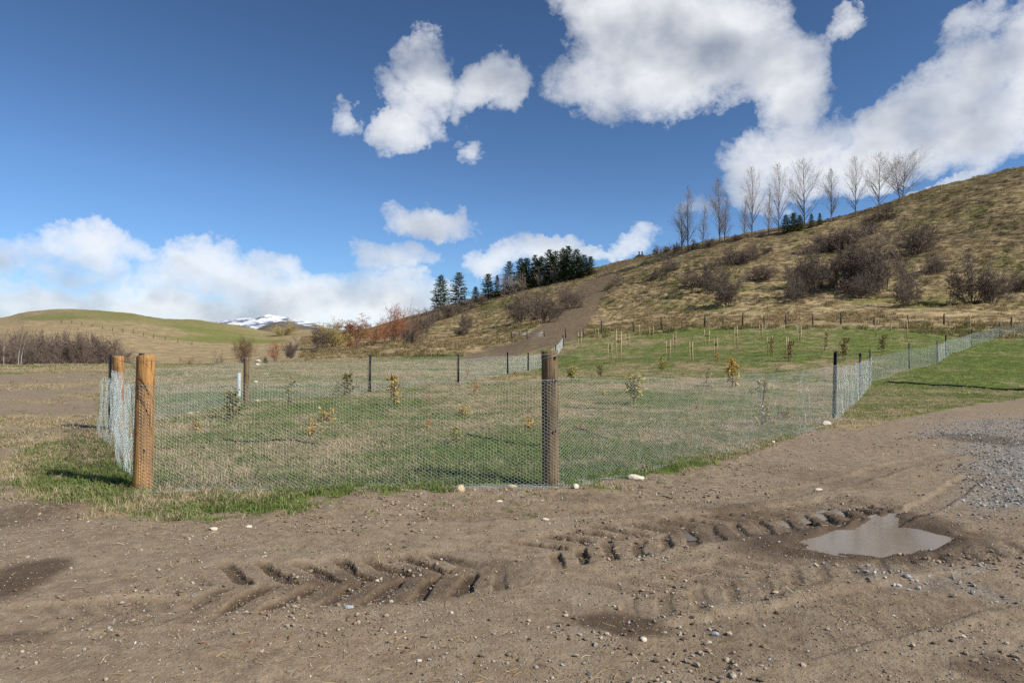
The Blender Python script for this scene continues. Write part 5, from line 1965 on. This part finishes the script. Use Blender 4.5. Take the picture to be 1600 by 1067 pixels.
for i, (px, py, tp, gap, lf) in enumerate(STK):
    x, y, z = ground_at(px, py)
    hgt = max(.9, EYE + tan_el(px, tp) * math.hypot(x, y) - z)
    pre = {0: 'bare sapling between pale wooden stakes', 1: 'brown leaved sapling tied to a pale stake', 2: 'dense brown leaved sapling on a stake', 3: 'bushy brown young conifer without stakes'}[lf]
    o = thing('staked_sapling', '%s, %s from the left in the rows' % (pre, ordn[i]), 'sapling', (x, y, z), 0, 'staked young trees in the far paddock')
    gp = gap / FPX * y
    w = .025 + .00036 * y
    if lf != 3:
        for sgn in ((-.5, .5) if gap else (0,)):
            hh = hgt * rng.uniform(.86, 1.0)
            v, f = box(0, 0, hh / 2 - .1, w, w, hh + .2)
            v[4:, :2] *= .8
            st = link('stake', np_mesh('stake', v, f), M_STAKE, o, (sgn * gp, rng.uniform(-.06, .06), 0))
            st.rotation_euler = (rng.normal(0, .02), rng.normal(0, .02), rng.uniform(0, 1))
    if gap:
        v, f = box(0, 0, hgt * .62, gp + .05, .03, .07)
        link('tie', np_mesh('tie', v, f), M_TIE, o)
    if lf:
        s = hgt * .95 / 1.75
        a, b = (BRL2 if lf >= 2 else BRL)
        for nm, me in (('stem', a), ('foliage', b)):
            link(nm, me, None, o).scale = (s, s, s)
    else:
        st = [(gp * .05, 0, -.1), (.02, .02, hgt * .5), (-.03, 0, hgt * .8), (.02, .03, hgt * 1.12)]
        br = [path_tube(st, [.014, .012, .009, .005], 5)]
        for q in range(5):
            hh = hgt * rng.uniform(.55, 1.0)
            an = rng.uniform(0, 6.28)
            br.append(path_tube([(0, 0, hh), (.1 * math.cos(an), .1 * math.sin(an), hh + .1), (.16 * math.cos(an), .16 * math.sin(an), hh + .25)], [.006, .005, .003], 3))
        link('stem', np_mesh('stem', *merge(br)), M_SWOOD, o)


# ------------------------------------------------------------------ hoses, stones, litter
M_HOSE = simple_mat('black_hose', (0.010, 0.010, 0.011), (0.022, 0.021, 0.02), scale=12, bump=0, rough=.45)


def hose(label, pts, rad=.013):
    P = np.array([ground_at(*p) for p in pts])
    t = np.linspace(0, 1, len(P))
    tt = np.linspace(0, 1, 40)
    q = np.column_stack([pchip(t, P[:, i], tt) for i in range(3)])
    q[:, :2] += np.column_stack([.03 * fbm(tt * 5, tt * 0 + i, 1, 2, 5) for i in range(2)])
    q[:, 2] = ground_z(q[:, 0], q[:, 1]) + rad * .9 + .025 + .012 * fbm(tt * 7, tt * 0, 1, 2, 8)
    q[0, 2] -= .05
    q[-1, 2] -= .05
    return tag(link('hose_or_dark_line', np_mesh('hose_or_dark_line', *path_tube(q, rad, 8), smooth=True), M_HOSE), label, 'hose', 'irrigation hoses on the grass')


hose('black irrigation hose curving through the grass right of the orange post', [(350, 690), (400, 694), (450, 693), (500, 697)])
hose('black irrigation hose ending at the grey-brown post', [(728, 684), (770, 692), (810, 699), (850, 702)])
hose('black irrigation hose right of the grey-brown post top half', [(880, 638), (920, 639), (965, 637)])
hose('short black hose low behind the front right netting', [(897, 672), (925, 680), (950, 690)])
hose('long straight dark line on the green grass at the right', [(1384, 600), (1440, 602.5), (1510, 606.5), (1610, 613)], .035)  # thick black tube added to draw the dark line on the grass


def stone_mesh(seed, sub=2, flat_=.6, rough=.16):
    import bmesh
    bm = bmesh.new()
    bmesh.ops.create_icosphere(bm, subdivisions=sub, radius=.5)
    rg = np.random.default_rng(seed)
    k = rg.normal(size=(6, 3))
    k /= np.linalg.norm(k, axis=1, keepdims=True)
    lv = rg.uniform(.30, .46, 6)
    for vv in bm.verts:
        c = np.array(vv.co)
        for a, l in zip(k, lv):
            dd = c @ a
            if dd > l:
                c = c - a * (dd - l) * .85
        c = c * (1 + rough * (vnoise(c[0] * 4 + seed, c[1] * 4 + c[2] * 5, seed) - .5))
        c[2] *= flat_
        vv.co = c
    me = bpy.data.meshes.new('stone')
    bm.to_mesh(me)
    bm.free()
    return me


M_PALEST = simple_mat('pale_stone', (0.42, 0.37, 0.29), (0.62, 0.56, 0.46), scale=9, bump=.3)
M_TANST = simple_mat('tan_stone', (0.30, 0.23, 0.14), (0.46, 0.37, 0.25), scale=9, bump=.3)
STN = [
    (992, 749, 30, 13, 0, 'pale oblong stone lying on the netting skirt right of the grey post'), (1290, 664, 18, 12, 0, 'pale rounded stone at the foot of the tall black post'),
    (899, 768, 11, 10, 0, 'small pale stone just right of the grey post foot'), (718, 772, 17, 16, 1, 'tan upright stone at the dirt edge left of the grey post'),
    (800, 766, 16, 8, 1, 'tan flat stone close left of the grey post foot'), (780, 789, 11, 6, 0, 'small grey-white stone in the dirt below the flat tan one'), (333, 831, 15, 6, 0, 'flat white stone in the dirt below the orange post'),
    (388, 826, 12, 5, 0, 'flat white stone right of the other flat white one'), (852, 814, 12, 6, 0, 'white stone in the dirt below the grey post'), (1278, 760, 16, 5, 0, 'flat white scrap of stone above the puddle'),
    (1212, 921, 14, 6, 1, 'pinkish stone in the dirt left below the puddle'), (1208, 690, 8, 5, 0, 'small white stone on the grass edge in front of the right netting'), (1182, 696, 8, 6, 0, 'small white stone left of its twin before the right netting'),
    (1117, 980, 14, 9, 2, 'blue-grey stone in the foreground right of the dark patch'), (1005, 991, 12, 8, 0, 'round pale pebble at the right end of the dark patch'), (590, 894, 10, 6, 0, 'white pebble in the tractor wheel marks'),
    (545, 950, 16, 8, 2, 'blue-grey flat stone below the tractor wheel marks'), (403, 565, 9, 6, 0, 'white lump at the far field edge behind the slim post'), (402, 571, 9, 5, 0, 'white lump on the field right of the slim post top'),
    (399, 598, 9, 6, 0, 'white lump on the grass right of the slim post'), (402, 629, 9, 4, 0, 'white lump beside the slim post foot'), (788, 584, 5, 4, 0, 'white lump at the third steel post foot'),
]
M_BLUEST = simple_mat('bluegrey_stone', (0.20, 0.22, 0.235), (0.36, 0.38, 0.39), scale=9, bump=.3)
SMS = [stone_mesh(i, 2, f) for i, f in ((1, .5), (2, .75), (3, .42), (4, .6))]
for i, (px, py, w, h, c, lab) in enumerate(STN):
    x, y, z = ground_at(px, py)
    me = SMS[i % 4].copy()
    me.materials.append((M_PALEST, M_TANST, M_BLUEST)[c])
    sx = w / FPX * y
    fl = (.5, .75, .42, .6)[i % 4]
    sz = h / FPX * y / fl * .95
    o = link('stone', me, None, None, (x, y, z + sz * fl * .22))
    o.scale = (sx, max(sx * .7, sz * .7), sz)
    o.rotation_euler = (0, 0, rng.uniform(-.4, .4))
    tag(o, lab, 'stone', 'loose stones')
# the line of little stones along the foot of the left fence
for i, t in enumerate(np.linspace(.18, .97, 15)):
    x = P2[0] + (W4[0] - P2[0]) * t + rng.normal(0, .05)
    y = P2[1] + (W4[1] - P2[1]) * t + rng.normal(0, .08)
    me = SMS[i % 4].copy()
    me.materials.append(M_TANST)
    s = rng.uniform(.05, .12)
    o = link('stone', me, None, None, (x, y, gz(x, y) + .02))
    o.scale = (s * 1.3, s, s * .9)
    tag(o, 'small stone in the line under the back left netting, %s from the left' % NUM0[i], 'stone', 'stones along the back left netting')

# gravel, pebbles and clods
def stone_mat(name, ramp):
    m, nt = material(name)
    rnd = obj_rand(nt)
    cr = nt.new('ShaderNodeValToRGB')
    cr.color_ramp.interpolation = 'CONSTANT'
    els = cr.color_ramp.elements
    els[0].color = (*ramp[0], 1)
    els[1].position = 1 / len(ramp)
    els[1].color = (*ramp[1], 1)
    for i in range(2, len(ramp)):
        e = els.new(i / len(ramp))
        e.color = (*ramp[i], 1)
    nt.l.new(rnd, cr.inputs[0])
    nt.put(nt.bsdf.inputs['Base Color'], cr.outputs[0])
    nt.put(nt.bsdf.inputs['Roughness'], .85)
    return m


M_GRAVEL = stone_mat('gravel_stones', [(.13, .128, .125), (.235, .232, .225), (.17, .155, .14), (.32, .318, .31), (.10, .096, .09), (.40, .385, .36), (.26, .235, .20)])
M_CLOD = stone_mat('soil_clods', [(.150, .112, .078), (.195, .150, .108), (.105, .076, .052), (.27, .22, .165), (.17, .13, .09), (.33, .28, .22), (.20, .125, .08)])
gst = []
for i in range(3):
    me = stone_mesh(20 + i, 1, .6, .25)
    me.materials.append(M_GRAVEL)
    gst.append(me)
cst = []
for i in range(3):
    me = stone_mesh(30 + i, 1, .65, .5)
    me.materials.append(M_CLOD)
    cst.append(me)


def strew(name, n, r0, r1, fn, s0, s1, protos, label, pw=1.0, half=R(40), ex=2.2, lift=.2):
    x, y = wedge(n, r0, r1, half, pw)
    m = masks(x, y)
    p = fn(x, y, m)
    keep = rng.uniform(0, 1, n) < p
    x, y = x[keep], y[keep]
    k = len(x)
    s = s0 + (s1 - s0) * rng.uniform(0, 1, k) ** ex
    z = ground_z(x, y) + s * lift
    sc = np.column_stack([s * rng.uniform(.7, 1.3, k), s * rng.uniform(.7, 1.3, k), s * rng.uniform(.6, 1.1, k)])
    return scatter(name, np.column_stack([x, y, z]), rnd_rot(k, .35), sc, rng.uniform(0, 1, k), rng.integers(0, len(protos), k), protos, label)


strew('gravel', 120000, 3, 22, lambda x, y, m: np.clip(m['gravel'] * 1.1, 0, 1) * (m['dirt'] > .3), .011, .042, gst, 'grey crushed gravel spread on the right of the yard', 1.3, ex=1.6)
strew('pebbles', 26000, 2.6, 16, lambda x, y, m: m['dirt'] * np.clip(.30 + .55 * fbm(x, y, .9, 3, 140) + .3 * sst(m['u'], 300, 900), .03, 1), .004, .024, gst, 'small stones strewn over the dirt', 1.2, ex=4.0)
strew('crumbs', 130000, 2.6, 11, lambda x, y, m: m['dirt'] * np.clip(.18 + .8 * sst(fbm(x, y, 1.0, 4, 155, .6), -.2, .6), 0, 1), .003, .013, cst + gst[:1],
      'fine crumbs of soil and grit over the yard', 1.5, ex=1.6)
strew('clods', 60000, 2.6, 15, lambda x, y, m: m['dirt'] * np.clip(.05 + .9 * sst(fbm(x, y, 1.2, 4, 150, .6), .05, .7) + .5 * sst(np.abs(m['edge'] - .15), .35, .05), 0, 1), .006, .04, cst,
      'crumbs and clods of brown soil on the yard', 1.2, ex=3.0)

# straw, dead stalks and leaves lying about
M_STRAW = stone_mat('straw', [(.40, .29, .15), (.30, .21, .11), (.50, .39, .23), (.22, .15, .08)])
M_DLEAF = stone_mat('dead_leaves', [(.26, .13, .06), (.34, .19, .10), (.20, .10, .05), (.38, .25, .14)])
st_p = []
for i in range(3):
    rg = random.Random(i)
    p = [(-.5, 0, 0), (-.15, .06 * (i - 1), .03), (.2, .03 * i, .02), (.5, -.04 * i, 0)]
    me = np_mesh('straw', *path_tube(p, .02, 3, cap=False))
    me.materials.append(M_STRAW)
    st_p.append(me)
lf_p = []
for i in range(3):
    rg = random.Random(50 + i)
    V = [(-.5, 0, 0), (-.2, .28, .10), (.2, .24, .14), (.5, 0, .05), (.2, -.26, .08), (-.2, -.24, .16), (0, 0, -.03)]
    V = [(a, b, c + rg.uniform(-.05, .05)) for a, b, c in V]
    me = np_mesh('leaf', np.array(V), np.array([(6, 0, 5), (6, 5, 4), (6, 4, 3), (6, 3, 2), (6, 2, 1), (6, 1, 0)]))
    me.materials.append(M_DLEAF)
    lf_p.append(me)
strew('straw_litter', 48000, 2.6, 13, lambda x, y, m: np.clip(m['dirt'], 0, 1) * np.clip(.16 + .55 * sst(fbm(x, y, .9, 3, 160), .0, .7) + .75 * sst(np.abs(m['edge'] - .5), .9, .1) - .25 * sst(m['u'], 700, 1300), .02, 1),
      .02, .10, st_p, 'broken straw and dead stalks lying on the dirt', 1.2, ex=2.5, lift=.02)
strew('fallen_leaves', 900, 5, 24, lambda x, y, m: np.clip(.2 + .6 * sst(np.abs(m['edge'] + .4), .7, .1), 0, 1) * (m['u'] < 1350) * sst(m['edge'], .5, .1), .025, .065, lf_p, 'fallen brown leaves along the fences', 1.3, lift=.2)
strew('weed_shoots', 5200, 4, 14, lambda x, y, m: sst(m['edge'], 1.5, .0) * sst(m['edge'], -.3, 0) * sst(fbm(x, y, 1.3, 3, 170), .15, .5), .55, 1.0, [tufts[0], tufts[2]], 'stray green grass shoots at the dirt edge', 1.3, lift=0)
